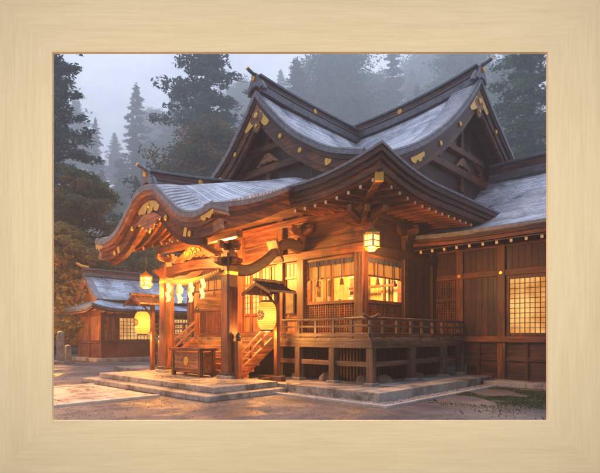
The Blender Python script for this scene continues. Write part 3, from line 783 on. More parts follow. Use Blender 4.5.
def gable(full, fn, face, back, out, apex_z, centre_t, base_z, matb, halfspan, gold_side=True, axis_out=None, matp=None):
    """layered verge, bargeboards, gilt fittings, pendant, recessed gable wall"""
    s = out
    vg = band(MB(), full, -.03, .10, face + s * .03, face - s * .35, fn).build('verge', VERGE, hall)
    band(MB(), full, .10, .24, face - s * .02, face - s * .35, fn).build('verge_fascia', W['darkx'], vg)
    bb = band(MB(), full, .245, .50, face - s * .08, face - s * .2, fn).build('bargeboard', matb, hall)
    band(MB(), full, .505, .68, face - s * .14, face - s * .26, fn).build('inner_board', W['midx'] if matp is None else matp, bb)
    # rolled roof edge along the verge
    A = offset_curve(full, -.05)
    MB().tube([fn(*a, face - s * .05) for a in A], .065, 8).build('verge_roll', VERGE, vg, smooth=True)
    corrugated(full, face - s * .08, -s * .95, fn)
    top = [p for p in full if abs(p[0] - centre_t) < halfspan * .19]
    gold_patch(full, centre_t - .2 * halfspan, centre_t + .2 * halfspan, .26, .66, face, s, fn, bb)
    for sg in (-1, 1):
        gold_patch(full, centre_t + sg * .74 * halfspan, centre_t + sg * .90 * halfspan, .27, .50, face, s, fn, bb)
        for f in (.33, .56):
            q = min(full, key=lambda p: abs(sg * (p[0] - centre_t) - f * halfspan)); q = offset_curve(full, .37)[full.index(q)]
            disc(MB(), fn(*q, face - s * .078), Vector(fn(0, 0, s)) - Vector(fn(0, 0, 0)), .085, .05).build('gilt_boss', GOLD, bb)
    # pendant (gegyo) carved from board
    az = apex_z - .72
    half = [(0, .25), (.1, .24), (.2, .12), (.16, 0), (.3, -.05), (.36, -.2), (.26, -.34), (.12, -.34), (.2, -.48), (.12, -.62), (0, -.7)]
    poly = [(a, b_) for a, b_ in half] + [(-a, b_) for a, b_ in half[-2:0:-1]]
    ge = MB().prism([(centre_t + a, az + b_) for a, b_ in poly], fn, face - s * .12, face - s * .05).build('gable_pendant', W['warmx'], hall, bevel=.015)
    disc(MB(), fn(centre_t, az - .08, face - s * .05), Vector(fn(0, 0, s)) - Vector(fn(0, 0, 0)), .12, .05, 6).build('gilt_flower', GOLD, ge); disc(MB(), fn(centre_t, az - .45, face - s * .05), Vector(fn(0, 0, s)) - Vector(fn(0, 0, 0)), .07, .04, 8).build('gilt_flower', GOLD, ge)
    band(MB(), full, .30, .34, face - s * .27, back + s * .001, fn).build('gable_soffit', W['darky'] if abs(Vector(fn(0, 0, 1)).x - Vector(fn(0, 0, 0)).x) < .5 else W['darkx'], hall)
    # recessed wall and its timbers
    inn = [p for p in offset_curve(full, .3) if p[1] > base_z - .2]
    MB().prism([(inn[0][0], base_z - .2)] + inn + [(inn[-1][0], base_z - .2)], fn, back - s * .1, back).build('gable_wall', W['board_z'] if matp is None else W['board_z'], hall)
    tb = MB()
    for z, hh, w in ((base_z + .55, .13, .54), (base_z + 1.35, .11, .33)):
        tb.prism([(centre_t - halfspan * w, z), (centre_t + halfspan * w, z), (centre_t + halfspan * w * .97, z + 2 * hh), (centre_t - halfspan * w * .97, z + 2 * hh)], fn, back, back + s * .18)
    for t, z0, z1 in ((0, base_z + 1.5, apex_z - .6), (-.3 * halfspan, base_z + .75, base_z + 1.4), (.3 * halfspan, base_z + .75, base_z + 1.4), (0, base_z, base_z + .6)):
        tb.prism([(centre_t + t - .1, z0), (centre_t + t + .1, z0), (centre_t + t + .1, z1), (centre_t + t - .1, z1)], fn, back, back + s * .12)
    for sg in (-1, 1):   # raking struts
        a0, z0, a1, z1 = centre_t + sg * .62 * halfspan, base_z + .15, centre_t + sg * .08 * halfspan, base_z + 1.7
        tb.prism([(a0, z0), (a0 + sg * .18, z0 + .05), (a1 + sg * .18, z1 + .05), (a1, z1)], fn, back, back + s * .1)
    tb.build('gable_timber', W['midx'], hall, bevel=.012)
    # carved frog-leg strut between the two tie timbers
    cz = base_z + .84
    half = [(0, .42), (.12, .4), (.3, .25), (.5, .1), (.62, 0), (.45, 0), (.3, .1), (.15, .06), (0, .12)]
    poly = half + [(-a, b_) for a, b_ in half[-2:0:-1]]
    MB().prism([(centre_t + a, cz + b_) for a, b_ in poly], fn, back + s * .02, back + s * .16).build('carved_strut', W['warmx'], hall, bevel=.012)
gable(full_r, fr_r, XR, -.8, 1, 11.0, 0, 7.0, W['darky'], 5.6)
# far (left) gable end, closed simply
band(MB(), full_r, -.02, .5, XLg, XLg + .3, fr_r).build('bargeboard', W['darky'], hall)
MB().prism([p for p in full_r if p[1] > 6.6], fr_r, XLg + .6, XLg + .7).build('gable_wall', W['board_z'], hall)

# front gable the visitor
FX = -5.5; GY = .72
prof_f = smooth_pts([(-4.7, 6.88), (-3.5, 7.25), (-2.6, 7.75), (-1.8, 8.3), (-1.1, 8.95), (-.5, 9.6), (0, 10.2)], 26)
full_f = prof_f + [(-t, z) for t, z in prof_f[-2::-1]]
for side in (prof_f, [(-t, z) for t, z in prof_f]):
    rows_ = [[(FX + t, GY + (7.3 - GY) * i / 16, z) for i in range(17)] for t, z in side]
    MB().grid(rows_, .1).build('front_gable_roof', ROOF_Y, hall, smooth=True)
fn_f = lambda t, z, d: (FX + t, d, z)
gable(full_f, fn_f, GY, 1.45, -1, 10.2, 0, 6.95, W['midx'], 4.3)

# ---- ridges with end ornaments
def ridge(name, path, mat, axis, w=1.0, ends=(True, True), bosses=()):
    """path of (x,y,z) roof apex points; box ridge with cap, upturned horns at the ends"""
    sx, sy = (0, 1) if axis == 'x' else (1, 0)
    def sec(p, hw, z0, z1): return [(p[0] - sx * hw, p[1] - sy * hw, p[2] + z0), (p[0] + sx * hw, p[1] + sy * hw, p[2] + z0), (p[0] + sx * hw, p[1] + sy * hw, p[2] + z1), (p[0] - sx * hw, p[1] - sy * hw, p[2] + z1)]
    r = MB().strip([sec(p, .2 * w, -.25, .36 * w) for p in path]).build(name, mat, hall, bevel=.01)
    MB().strip([sec(p, .3 * w, -.22, .02) for p in path]).build('ridge_base', RIDGE_CAP, r, bevel=.01)
    MB().strip([sec(p, .23 * w, .13 * w, .17 * w) for p in path]).build('ridge_band', RIDGE_CAP, r)
    MB().strip([sec(p, .27 * w, .364 * w, .46 * w) for p in path]).build('ridge_cap', RIDGE_CAP, r, bevel=.02)
    if bosses:
        for i in bosses:
            p = path[i]
            for s in (-1, 1): disc(MB(), (p[0] + s * sx * .2 * w, p[1] + s * sy * .2 * w, p[2] + .22 * w), (s * sx, s * sy, 0), .11 * w, .05).build('gilt_crest', GOLD, r)
    for e, on in ((0, ends[0]), (-1, ends[1])):
        if not on: continue
        p = Vector(path[e]); q = Vector(path[1 if e == 0 else -2]); d = (p - q); d.z = 0; d.normalize()
        sd = Vector((-d.y, d.x, 0))
        ow = w * .66
        def G(a, h, f): return tuple(p + sd * a * ow + d * f * ow + Vector((0, 0, h * ow + .04)))
        half = [(0, .72), (.16, .68), (.26, .54), (.28, .36), (.36, .18), (.52, -.02), (.6, -.26), (.46, -.34), (.3, -.2), (.2, -.12), (0, -.1)]
        poly = half + [(-a, b_) for a, b_ in half[-2:0:-1]]
        orn = MB().prism(poly, G, .0, .2).build('ridge_ornament', RIDGE_CAP, r, bevel=.02)
        m_ = MB(); disc(m_, G(0, .36, .2), d, .15 * ow, .05); m_.build('gilt_crest', GOLD, orn)
        m_ = MB(); m_.tube([G(0, .55, -.75), G(0, .56, -.3), G(0, .61, .15), G(0, .73, .55), G(0, .79, .68)], [.1 * ow, .11 * ow, .11 * ow, .1 * ow, .1 * ow], 10)
        h_ = m_.build('ridge_horn', RIDGE_CAP, orn, smooth=True)
        m_ = MB(); m_.tube([G(0, .79, .68), G(0, .812, .72)], .115 * ow, 10); m_.build('gilt_end', GOLD, h_, smooth=True)
        for s in (-1, 1):   # scroll feet lying on the slopes
            MB().tube([G(s * .2, .3, -.08), G(s * .42, .08, -.08), G(s * .62, -.2, -.08), G(s * .66, -.38, -.08)], [.12 * ow, .14 * ow, .14 * ow, .17 * ow], 8).build('scroll_foot', RIDGE_CAP, orn, smooth=True)
path = [(XLg + .2 + (XR - .25 - XLg) * i / 24, RY, 11.0 + sag(XLg + .2 + (XR - .25 - XLg) * i / 24) + .05) for i in range(25)]
ridge('main_ridge', path, RIDGE, 'x', 1.0, (True, True), (5, 17))
path = [(FX, RY - .3 - (RY - .3 - GY - .05) * i / 14, 10.22 + .18 * (i / 14) ** 3) for i in range(15)]
ridge('front_ridge', path, RIDGE_Y, 'y', .92, (False, True), (7,))

# ================================================================== PORCH
PX = -5.7; PF = -3.4
kf = smooth_pts([(0, 5.95), (.55, 5.84), (1.15, 5.42), (1.75, 4.98), (2.3, 4.78), (2.85, 4.74), (3.35, 4.84)], 24)
kb = smooth_pts([(0, 6.72), (.55, 6.66), (1.15, 6.48), (1.75, 6.25), (2.3, 6.05), (2.85, 5.96), (3.35, 5.94)], 24)
def porch_prof(s):
    half = [(a[0], a[1] + (b_[1] - a[1]) * s) for a, b_ in zip(kf, kb)]
    return [(-t, z) for t, z in half[::-1]] + half[1:]
fn_p = lambda t, z, d: (PX + t, d, z)
def porch_rows(y0, y1, n, dz=0, lim=None):
    rows_ = []
    for j in range(n + 1):
        y = y0 + (y1 - y0) * j / n; s = max(0, (y - PF) / 2.85); s = s if s < 1 else 1 + (s - 1) * .9
        pr = porch_prof(s)
        if lim: pr = [p for p in pr if abs(p[0]) < lim]
        rows_.append([(PX + t, y, z + dz) for t, z in pr])
    return rows_
MB().grid(porch_rows(PF, 1.2, 18), .08).build('porch_roof', ROOF_X, hall, smooth=True)
MB().grid(porch_rows(PF + .3, .3, 14, -.5, 3.1), .04).build('porch_ceiling', W['soffit'], hall, smooth=True)
pf = porch_prof(0)
def trim(pr, lim):
    q = [p for p in pr if abs(p[0]) < lim - .02]; out = list(q)
    for sg, at in ((-1, 0), (1, len(out) + 1)):
        a = min(pr, key=lambda p: abs(p[0] - sg * lim)); out.insert(at, (sg * lim, a[1]))
    return out
vg = band(MB(), trim(pf, 3.35), -.03, .10, PF - .05, PF + .5, fn_p).build('verge', VERGE, hall)
MB().tube([fn_p(*a, PF + .02) for a in offset_curve(pf, -.04)], .06, 8).build('verge_roll', VERGE, vg, smooth=True)
band(MB(), trim(pf, 3.31), .10, .22, PF, PF + .5, fn_p).build('verge_fascia', W['warmx'], vg)
band(MB(), trim(pf, 3.25), .22, .34, PF + .06, PF + .5, fn_p).build('verge_fascia', W['midx'], vg)
bb = band(MB(), trim(pf, 3.18), .345, .62, PF + .13, PF + .27, fn_p).build('bargeboard', W['warmx'], hall)
inner = [p for p in pf if abs(p[0]) < 2.75]
band(MB(), inner, .625, .78, PF + .18, PF + .33, fn_p).build('inner_board', W['midx'], bb)
_lim = [p for p in pf]
def _lift(p, d):
    pr = porch_prof((d - PF) / 2.85); k = min(range(len(pr)), key=lambda m: abs(pr[m][0] - p[0]))
    if pr[k][0] > p[0] and k: k -= 1
    k = min(k, len(pr) - 2); f = (p[0] - pr[k][0]) / (pr[k + 1][0] - pr[k][0]); return pr[k][1] + (pr[k + 1][1] - pr[k][1]) * f
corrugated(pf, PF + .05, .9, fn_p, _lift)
bb = band(MB(), pf, .345, .62, PF + .13, PF + .27, fn_p).build('bargeboard', W['warmx'], hall)
inner = [p for p in pf if abs(p[0]) < 2.75]
band(MB(), inner, .625, .78, PF + .18, PF + .33, fn_p).build('inner_board', W['midx'], bb)
gold_patch(pf, -.95, .95, .36, .74, PF + .05, -1, fn_p, bb)
for sg in (-1, 1):
    gold_patch(pf, sg * 2.78, sg * 3.36, .12, .30, PF - .07, -1, fn_p, bb)
    band(MB(), [p for p in pf if 2.0 < sg * p[0] < 2.2], .36, .6, PF + .115, PF + .125, fn_p).build('gilt_fitting', GOLD, bb)
for t in (-2.35, -1.3, 1.3, 2.35, 0):
    q = min(pf, key=lambda p: abs(p[0] - t)); q = offset_curve(pf, .5)[pf.index(q)]; disc(MB(), fn_p(*q, PF + .12), (0, -1, 0), .08, .045).build('gilt_boss', GOLD, bb)
half = [(0, .1), (.35, .08), (.75, -.12), (.6, -.2), (.5, -.16), (.45, -.3), (.3, -.26), (.22, -.4), (.1, -.36), (0, -.5)]
poly = half + [(-a, b_) for a, b_ in half[-2:0:-1]]
MB().prism([(a, 5.12 + b_) for a, b_ in poly], fn_p, PF + .1, PF + .17).build('gable_pendant', W['warmx'], hall, bevel=.012)
# arched ribs under the porch roof
for j in range(7):
    y = PF + .55 + j * .42; pr = [p for p in porch_prof(max(0, (y - PF) / 2.85)) if abs(p[0]) < 3.12]
    rb = band(MB(), pr, .52, .63, y, y + .09, fn_p).build('arched_rib', W['midx'], hall)
# lathed battens running front to back under the ceiling
mb = MB()
# porch side eaves: layered edge from the front corner back to the main eave
for sg in (-1, 1):
    def edge(o0, o1, z0, z1, y0=PF + .02, y1=-.42):
        rows_ = []
        for j in range(13):
            y = y0 + (y1 - y0) * j / 12; s = max(0, (y - PF) / 2.85); z = 4.84 + (5.94 - 4.84) * s - .12 * math.sin(math.pi * min(1, s))
            rows_.append([(PX + sg * (3.35 + o0), y, z + z0), (PX + sg * (3.35 + o1), y, z + z0), (PX + sg * (3.35 + o1), y, z + z1), (PX + sg * (3.35 + o0), y, z + z1)])
        return MB().strip(rows_)
    e = edge(.004, -.3, -.10, .035, PF - .046).build('eave_edge', VERGE, hall)
    edge(-.036, -.28, -.22, -.104, PF + .004).build('eave_fascia', W['midy'], e)
    edge(-.096, -.3, -.34, -.224, PF + .064).build('eave_fascia', W['darky'], e)
    edge(-.166, -.32, -.615, -.345, PF + .134).build('eave_fascia', W['midy'], e)
    for j in range(8):
        y = PF + .45 + j * .34; s = (y - PF) / 2.85; z = 4.84 + 1.1 * s - .12 * math.sin(math.pi * s) - .56
        r_ = MB().bar((PX + sg * 3.15, y, z), (PX + sg * 2.2, y, z - .02), .08, .1).build('rafter', W['midx'], hall)
        MB().bar((PX + sg * 3.162, y, z), (PX + sg * 3.15, y, z), .07, .08).build('rafter_end', WHITE, r_)
path = [(PX, 1.5 - (1.5 - PF - .12) * i / 14, 6.78 - (6.78 - 6.02) * (i / 14) ** 1.0 + .10 * (i / 14) ** 4) for i in range(15)]
ridge('porch_ridge', path, RIDGE_Y, 'y', .8, (False, True), (9,))

# pillars on chamfered stone bases
PIL = (-4.12, -7.68); PY = -1.5
for x in PIL:
    c = .05; w = .2
    poly = [(-w + c, -w), (w - c, -w), (w, -w + c), (w, w - c), (w - c, w), (-w + c, w), (-w, w - c), (-w, -w + c)]
    p_ = MB().prism(poly, lambda a, b_, d: (x + a, PY + b_, d), .5, 4.05).build('pillar', W['midz'], hall, bevel=.01)
    MB().prism([(a * 1.55, b_ * 1.55) for a, b_ in poly], lambda a, b_, d: (x + a, PY + b_, d), .29, .40).build('pillar_base', STONE, p_, bevel=.02)
    MB().prism([(a * 1.3, b_ * 1.3) for a, b_ in poly], lambda a, b_, d: (x + a, PY + b_, d), .40, .5).build('pillar_shoe', W['greyx'], p_, bevel=.015)
    MB().prism([(a * 1.06, b_ * 1.06) for a, b_ in poly], lambda a, b_, d: (x + a, PY + b_, d), 3.4, 3.5).build('pillar_band', GOLD, p_)
    bracket(x, PY, 4.05, .72, W['midx'], ((1, 0), (0, 1)))
    # carved nosing on the outer side
    sg = 1 if x > PX else -1
    nose = [(.18, .05), (.38, .07), (.52, .15), (.48, .26), (.38, .22), (.32, .3), (.18, .32)]
    MB().prism(nose, lambda a, b_, d: (x + sg * a, PY + d, 3.62 + b_), -.11, .11).build('beam_nose', W['midx'], hall, bevel=.015)
    MB().prism(nose, lambda a, b_, d: (x + d, PY - a, 3.62 + b_), -.11, .11).build('beam_nose', W['midy'], hall, bevel=.015)
    # cranked rainbow beam back to the hall
    xe = -3.62 if sg > 0 else -7.78
    keys = [(0, 3.62), (.2, 3.6), (.45, 3.95), (.7, 4.5), (.85, 4.58), (1, 4.42)]
    pts = smooth_pts(keys, 20)
    MB().strip([[(x + (xe - x) * a - .12, PY + .15 + (WY - .1 - PY - .15) * a, z - .17), (x + (xe - x) * a + .12, PY + .15 + (WY - .1 - PY - .15) * a, z - .17),
                 (x + (xe - x) * a + .12, PY + .15 + (WY - .1 - PY - .15) * a, z + .17), (x + (xe - x) * a - .12, PY + .15 + (WY - .1 - PY - .15) * a, z + .17)] for a, z in pts]).build('rainbow_beam', W['darky'], hall, bevel=.03)
# arched front beam between the pillars, upper beam, carved frog-leg panel
fb = []
for i in range(21):
    a = -1; t = i / 20; x = PIL[1] + .15 + (PIL[0] - PIL[1] - .3) * t; arch = .12 * math.sin(math.pi * t)
    fb.append([(x, PY - .14, 3.6 + arch), (x, PY + .14, 3.6 + arch), (x, PY + .14, 3.95 + arch * .6), (x, PY - .14, 3.95 + arch * .6)])
MB().strip(fb).build('front_beam', W['midx'], hall, bevel=.015)
MB().box((PIL[1] - .5, PY - .11, 4.5), (PIL[0] + .5, PY + .11, 4.68)).build('purlin', W['midx'], hall, bevel=.015)
half = [(0, .5), (.25, .48), (.5, .36), (.85, .2), (1.2, .04), (1.2, 0), (.8, .0), (.6, .12), (.4, .05), (.2, .16), (0, .1)]
poly = half + [(-a, b_) for a, b_ in half[-2:0:-1]]
MB().prism([(PX - .2 + a, 4.04 + b_) for a, b_ in poly], lambda a, b_, d: (a, d, b_), PY - .1, PY + .06).build('carved_panel', W['warmx'], hall, bevel=.02)
cv = MB(); rc = random.Random(4)
for k in range(15):
    a0 = rc.uniform(0, 6.28); cx, cz, rr = PX - .2 + rc.uniform(-.5, .5), 4.25 + rc.uniform(-.06, .14), rc.uniform(.05, .12)
    cv.tube([(cx + rr * (1 - j * .09) * math.cos(a0 + j * .7), PY - .12, cz + rr * (1 - j * .09) * math.sin(a0 + j * .7)) for j in range(8)], .022, 6)
cv.build('carved_scroll', GOLD, hall, smooth=True)
# tilted honey wood board added for the lit soffit under the porch eave
gp = MB().bar((-3.8, .25, 3.95), (-3.8, -.05, 4.62), .5, .06, (0, 1, 0)).build('lit_soffit_board', W['darky'], hall, bevel=.012)
MB().bar((-3.79, .20, 4.0), (-3.79, -.07, 4.6), .42, .03, (0, 1, 0)).build('lit_soffit_face', W['warmz'], gp)

# ================================================================== SMALL THINGS AT THE PORCH
# straw rope with paper streamers
rp = thing('sacred_rope', 'twisted straw rope strung between the porch pillars', 'rope', L2W(0, 0, 0))
def ropept(t): return Vector((PIL[1] + .1 + (PIL[0] - PIL[1] - .2) * t, PY - .27, 3.52 - .22 * math.sin(math.pi * t)))
m_ = MB()
for k in range(3):
    pts, rad = [], []
    for i in range(121):
        t = i / 120; q = ropept(t); a = t * 60 + k * 2.094; r_ = .035 + .03 * math.sin(math.pi * t)
        pts.append(q + Vector((0, math.cos(a) * r_, math.sin(a) * r_))); rad.append(.03 + .025 * math.sin(math.pi * t))
    m_.tube(pts, rad, 7)
m_.build('strand', ROPE, rp, smooth=True)
for t in (.07, .93):
    q = ropept(t); MB().tube([q + Vector((0, .27, .02)), q + Vector((0, .1, .05)), q], .03, 6).build('tie', ROPE, rp)
for i, t in enumerate((.2, .41, .6, .79)):
    q = ropept(t); m_ = MB(); w = .17; z = q.z - .06; ux, uy = .93 + .02 * i, .36 - .05 * i
    def Q(a, d, zz): return (q.x + a * ux + d * uy, q.y - .1 + a * uy - d * ux, zz)
    for k in range(4):
        o_ = .055 * (1 if k % 2 else -1); sl = .05 * (-1 if k % 2 else 1); tl = .02 * k
        pts = [(o_ - w / 2, z), (o_ + w / 2, z + .02), (o_ + w / 2 + sl, z - .155), (o_ - w / 2 + sl, z - .175)]
        m_.add([Q(a, tl, b_) for a, b_ in pts] + [Q(a, tl + .006, b_) for a, b_ in pts], [(0, 1, 2, 3), (7, 6, 5, 4), (0, 4, 5, 1), (1, 5, 6, 2), (2, 6, 7, 3), (3, 7, 4, 0)])
        z -= .15
    m_.build('paper_streamer', PAPER_W, rp)
for t in (.3, .505, .7):
    q = ropept(t); MB().lathe([(.012, .16), (.025, .1), (.045, -.2)], (q.x, q.y, q.z - .15), 8).build('straw_tassel', ROPE, rp)

# offering box
bx = thing('offering_box', 'brown wooden offering box with slatted top and round gilt crest', 'offering box', L2W(-5.72, -1.72, .30))
bx.scale = (.84, .84, .94)
m_ = MB().box((-.92, -.3, .14), (.92, .3, .82)); m_.build('body', W['warmx'], bx, bevel=.012)
for sx in (-.9, .9):
    for sy in (-.28, .28):
        MB().box((sx - .07, sy - .07, 0), (sx + .07, sy + .07, .86)).build('leg', W['midz'], bx, bevel=.012)
m_ = MB()
for (a, b_) in (((-1.04, -.42, .86), (1.04, -.30, .95)), ((-1.04, .30, .86), (1.04, .42, .95)), ((-1.04, -.298, .86), (-.92, .298, .95)), ((.92, -.298, .86), (1.04, .298, .95))): m_.box(a, b_)
m_.build('rim', W['midx'], bx, bevel=.01)
m_ = MB()
for k in range(13):
    x = -.86 + k * .143; m_.bar((x, -.3, .885), (x, .3, .885), .05, .06)
m_.build('grille', W['midy'], bx)
m_ = MB(); disc(m_, (0, -.3, .5), (0, -1, 0), .15, .03, 24); cr = m_.build('crest', GOLD, bx)
m_ = MB()
for k in range(12):
    a = k * math.pi / 6; disc(m_, (.09 * math.cos(a), -.33, .5 + .09 * math.sin(a)), (0, -1, 0), .028, .015, 8)
m_.build('petal', GOLD, cr)
MB().box((-.83, -.325, .2), (.83, -.302, .26)).box((-.83, -.325, .74), (.83, -.302, .8)).build('moulding', W['midx'], bx)

# paper lanterns on roofed stands
def lantern_stand(x, y, z, label):
    t = thing('lantern_stand', label, 'lantern', L2W(x, y, z), ANG, 'roofed paper lanterns beside the porch')
    MB().bar((-.5, .0, .07), (.5, .0, .07), .2, .14).bar((0, -.42, .05), (0, .42, .05), .18, .1).build('foot', W['darkx'], t, bevel=.015)
    MB().box((-.065, .14, .1), (.065, .27, 2.98)).build('post', W['midz'], t, bevel=.01)
    MB().bar((0, .2, 2.62), (0, -.42, 2.62), .08, .1).bar((0, .2, 2.2), (0, -.2, 2.58), .05, .06).build('bracket_arm', W['midy'], t, bevel=.008)
    rf = MB()
    for sg in (-1, 1):
        rf.strip([[(sg * a, -.62, zz), (sg * a, .42, zz), (sg * a, .42, zz + .06), (sg * a, -.62, zz + .06)] for a, zz in ((0, 2.84), (.2, 2.71), (.42, 2.6), (.62, 2.56))])
    r_ = rf.build('roof', plain('shed_roof_shingle', (.10, .075, .07), .7, 0, .5, 9), t)
    rb = MB()
    for k in range(9):
        yy = -.58 + k * .12
        for sg in (-1, 1): rb.tube([(sg * a, yy, zz + .075) for a, zz in ((.03, 2.84), (.2, 2.71), (.42, 2.6), (.61, 2.56))], .022, 5)
    rb.build('roof_batten', W['darkx'], r_)
    MB().bar((0, -.68, 2.94), (0, .48, 2.94), .12, .09).build('ridge_board', W['darky'], r_, bevel=.01)
    m_ = MB()
    for sg in (-1, 1): m_.bar((0, -.63, 2.83), (sg * .62, -.63, 2.54), .03, .09)
    m_.build('bargeboard', W['midx'], r_)
    # lantern body, ribbed paper
    c = (0, -.2, 1.5); R0, H = .275, .82
    prof = []
    nr = 14
    for i in range(nr * 4 + 1):
        f = i / (nr * 4); r = R0 * (1 - .42 * abs(2 * f - 1) ** 4.5) + .010 * math.cos(2 * math.pi * f * nr); prof.append((r, f * H))
    lb = MB().lathe(prof, c, 32).build('lantern_body', LAMP, t, smooth=True)
    MB().lathe([(.13, 0), (.185, 0), (.185, .05), (.13, .05)], (c[0], c[1], c[2] - .045), 24).build('lantern_ring', BLACK, lb, smooth=True)
    MB().lathe([(.13, 0), (.185, 0), (.185, .05), (.13, .05)], (c[0], c[1], c[2] + H - .005), 24).build('lantern_ring', BLACK, lb, smooth=True)
    MB().tube([(0, -.2, c[2] + H + .04), (0, -.2, 2.6)], .012, 6).build('hanger', BLACK, lb)
    # chrysanthemum crest wrapped on the paper, on the side facing the path
    cm = MB(); az = R(-86); zc = c[2] + H * .52
    def S(a, h): return (c[0] + (R0 + .014) * math.cos(az + a / R0), c[1] + (R0 + .014) * math.sin(az + a / R0), zc + h)
    for k in range(16):
        th = k * math.pi / 8; w = .021
        pts = [(.05, -w * .4), (.13, -w), (.15, -w * .5), (.155, 0), (.15, w * .5), (.13, w), (.05, w * .4)]
        q = [S(p_[0] * math.cos(th) - p_[1] * math.sin(th), p_[0] * math.sin(th) + p_[1] * math.cos(th)) for p_ in pts]
        cm.add(q, [tuple(range(len(q)))])
    cm.add([S(.035 * math.cos(k * .5236), .035 * math.sin(k * .5236)) for k in range(12)], [tuple(range(12))])
    cm.build('crest', INK, lb)
    return t
lantern_stand(-3.05, -.75, .25, 'tall lit paper lantern on roofed stand right of the porch stairs')
lantern_stand(-9.05, -1.5, .14, 'tall lit paper lantern on roofed stand left of the porch, before the small hall')

# hanging box lanterns
def box_lantern(x, y, z, label, top, s=1.0):
    t = thing('hanging_lantern', label, 'lantern', L2W(x, y, z), ANG, 'gilt box lanterns hung under the eaves')
    MB().box((-.15 * s, -.15 * s, .04 * s), (.15 * s, .15 * s, .37 * s)).build('panes', LAMP_B, t)
    m_ = MB()
    for a in (-1, 1):
        for b_ in (-1, 1): m_.box((a * .165 * s - .018, b_ * .165 * s - .018, 0), (a * .165 * s + .018, b_ * .165 * s + .018, .41 * s))
    for zz in (.02, .2, .39):
        for a in (-1, 1):
            m_.box((-.165 * s, a * .165 * s - .012, zz * s - .012), (.165 * s, a * .165 * s + .012, zz * s + .012)); m_.box((a * .165 * s - .012, -.165 * s, zz * s - .013), (a * .165 * s + .012, .165 * s, zz * s + .013))
    for k in (-.055, .055):
        for a in (-1, 1):
            m_.box((k * s - .006, a * .158 * s - .006, .02 * s), (k * s + .006, a * .158 * s + .006, .39 * s)); m_.box((a * .158 * s - .006, k * s - .006, .02 * s), (a * .158 * s + .006, k * s + .006, .39 * s))
    m_.build('cage', GOLD, t)
    MB().lathe([(.30 * s, 0), (.29 * s, .03 * s), (.16 * s, .1 * s), (.06 * s, .17 * s), (.03 * s, .22 * s)], (0, 0, .41 * s), 4).build('cap', GOLD, t)
    MB().lathe([(.14 * s, -.1 * s), (.2 * s, -.05 * s), (.26 * s, -.02 * s)], (0, 0, .0), 4).build('base', GOLD, t)
    MB().tube([(0, 0, .6 * s), (0, 0, top - z)], .012, 6).build('chain', BLACK, t)
    return t
box_lantern(-.42, .62, 4.05, 'glowing gilt box lantern hung at the near corner of the hall', 5.1, .92)
box_lantern(-7.95, -2.15, 3.3, 'small glowing box lantern hung at the left end of the porch', 4.4, .82)

# ================================================================== RIGHT WING
wing = thing('shrine_wing', 'dark timber side wing with glowing shoji window at right', 'building', P0)
VY = 5.6; WE = 9.0
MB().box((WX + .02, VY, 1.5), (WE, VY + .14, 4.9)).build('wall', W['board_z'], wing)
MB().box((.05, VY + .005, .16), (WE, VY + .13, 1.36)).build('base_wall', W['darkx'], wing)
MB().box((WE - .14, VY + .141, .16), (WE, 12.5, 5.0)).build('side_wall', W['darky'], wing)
for x in (-.17, 1.27, 4.05, 6.2, 8.9):
    o = MB().box((x - .13, VY - .1, .16), (x + .13, VY + .03, 4.75)).build('post', W['midz'], wing, bevel=.012)
    m_ = MB(); disc(m_, (x, VY - .1, 3.65), (0, -1, 0), .07, .03); m_.build('nail_cover', GOLD, o)
for z0, z1, d in ((1.36, 1.56, .16), (3.55, 3.75, .075), (4.5, 4.7, .07)):
    MB().box((-1.05, VY - d, z0), (WE, VY - .004, z1)).build('wall_beam', W['midx'], wing, bevel=.01)
for z in (.75,):
    MB().box((-.04, VY - .05, z), (WE, VY - .001, z + .1)).build('base_rail', W['darkx'], wing, bevel=.008)
x = .5
m_ = MB()
while x < WE:
    m_.box((x - .05, VY - .06, .16), (x + .05, VY - .003, 1.36)); x += .78
m_.build('base_stud', W['darkz'], wing)
# lattice leaf next to the hall
lt = MB()
for k in range(12): c = -1.05 + k * .068; lt.box((c - .014, VY - .05, 1.57), (c + .014, VY - .02, 3.5))
for k in range(20): z = 1.6 + k * .1; lt.box((-1.07, VY - .046, z - .013), (-.3, VY - .018, z + .013))
lt.build('lattice_panel', W['midz'], wing)
MB().box((-1.07, VY - .07, 2.78), (-.3, VY - .052, 2.88)).build('lattice_rail', W['midx'], wing)
# shoji window pairs
for x0, x1 in ((1.45, 3.9), (4.25, 6.05), (6.4, 8.75)):
    fr = MB().box((x0, VY - .09, 1.57), (x0 + .09, VY - .001, 3.54)).box((x1 - .09, VY - .09, 1.57), (x1, VY - .001, 3.54)).box((x0 + .09, VY - .085, 1.57), (x1 - .09, VY - .001, 1.67)).box((x0 + .09, VY - .085, 3.42), (x1 - .09, VY - .001, 3.54))
    xm = (x0 + x1) / 2
    fr.box((xm - .05, VY - .088, 1.67), (xm + .05, VY - .001, 3.42))
    w = fr.build('window', W['midz'], wing, bevel=.006)
    MB().box((x0 + .09, VY - .02, 1.67), (x1 - .09, VY - .004, 3.42)).build('pane', SHOJI, w)
    mu = MB()
    for a, b_ in ((x0 + .09, xm - .05), (xm + .05, x1 - .09)):
        for k in range(1, 7): c = a + (b_ - a) * k / 7; mu.box((c - .01, VY - .05, 1.67), (c + .01, VY - .022, 3.42))
        for k in range(1, 11): z = 1.67 + 1.75 * k / 11; mu.box((a, VY - .048, z - .01), (b_, VY - .024, z + .01))
    mu.build('muntin', W['midz'], w)
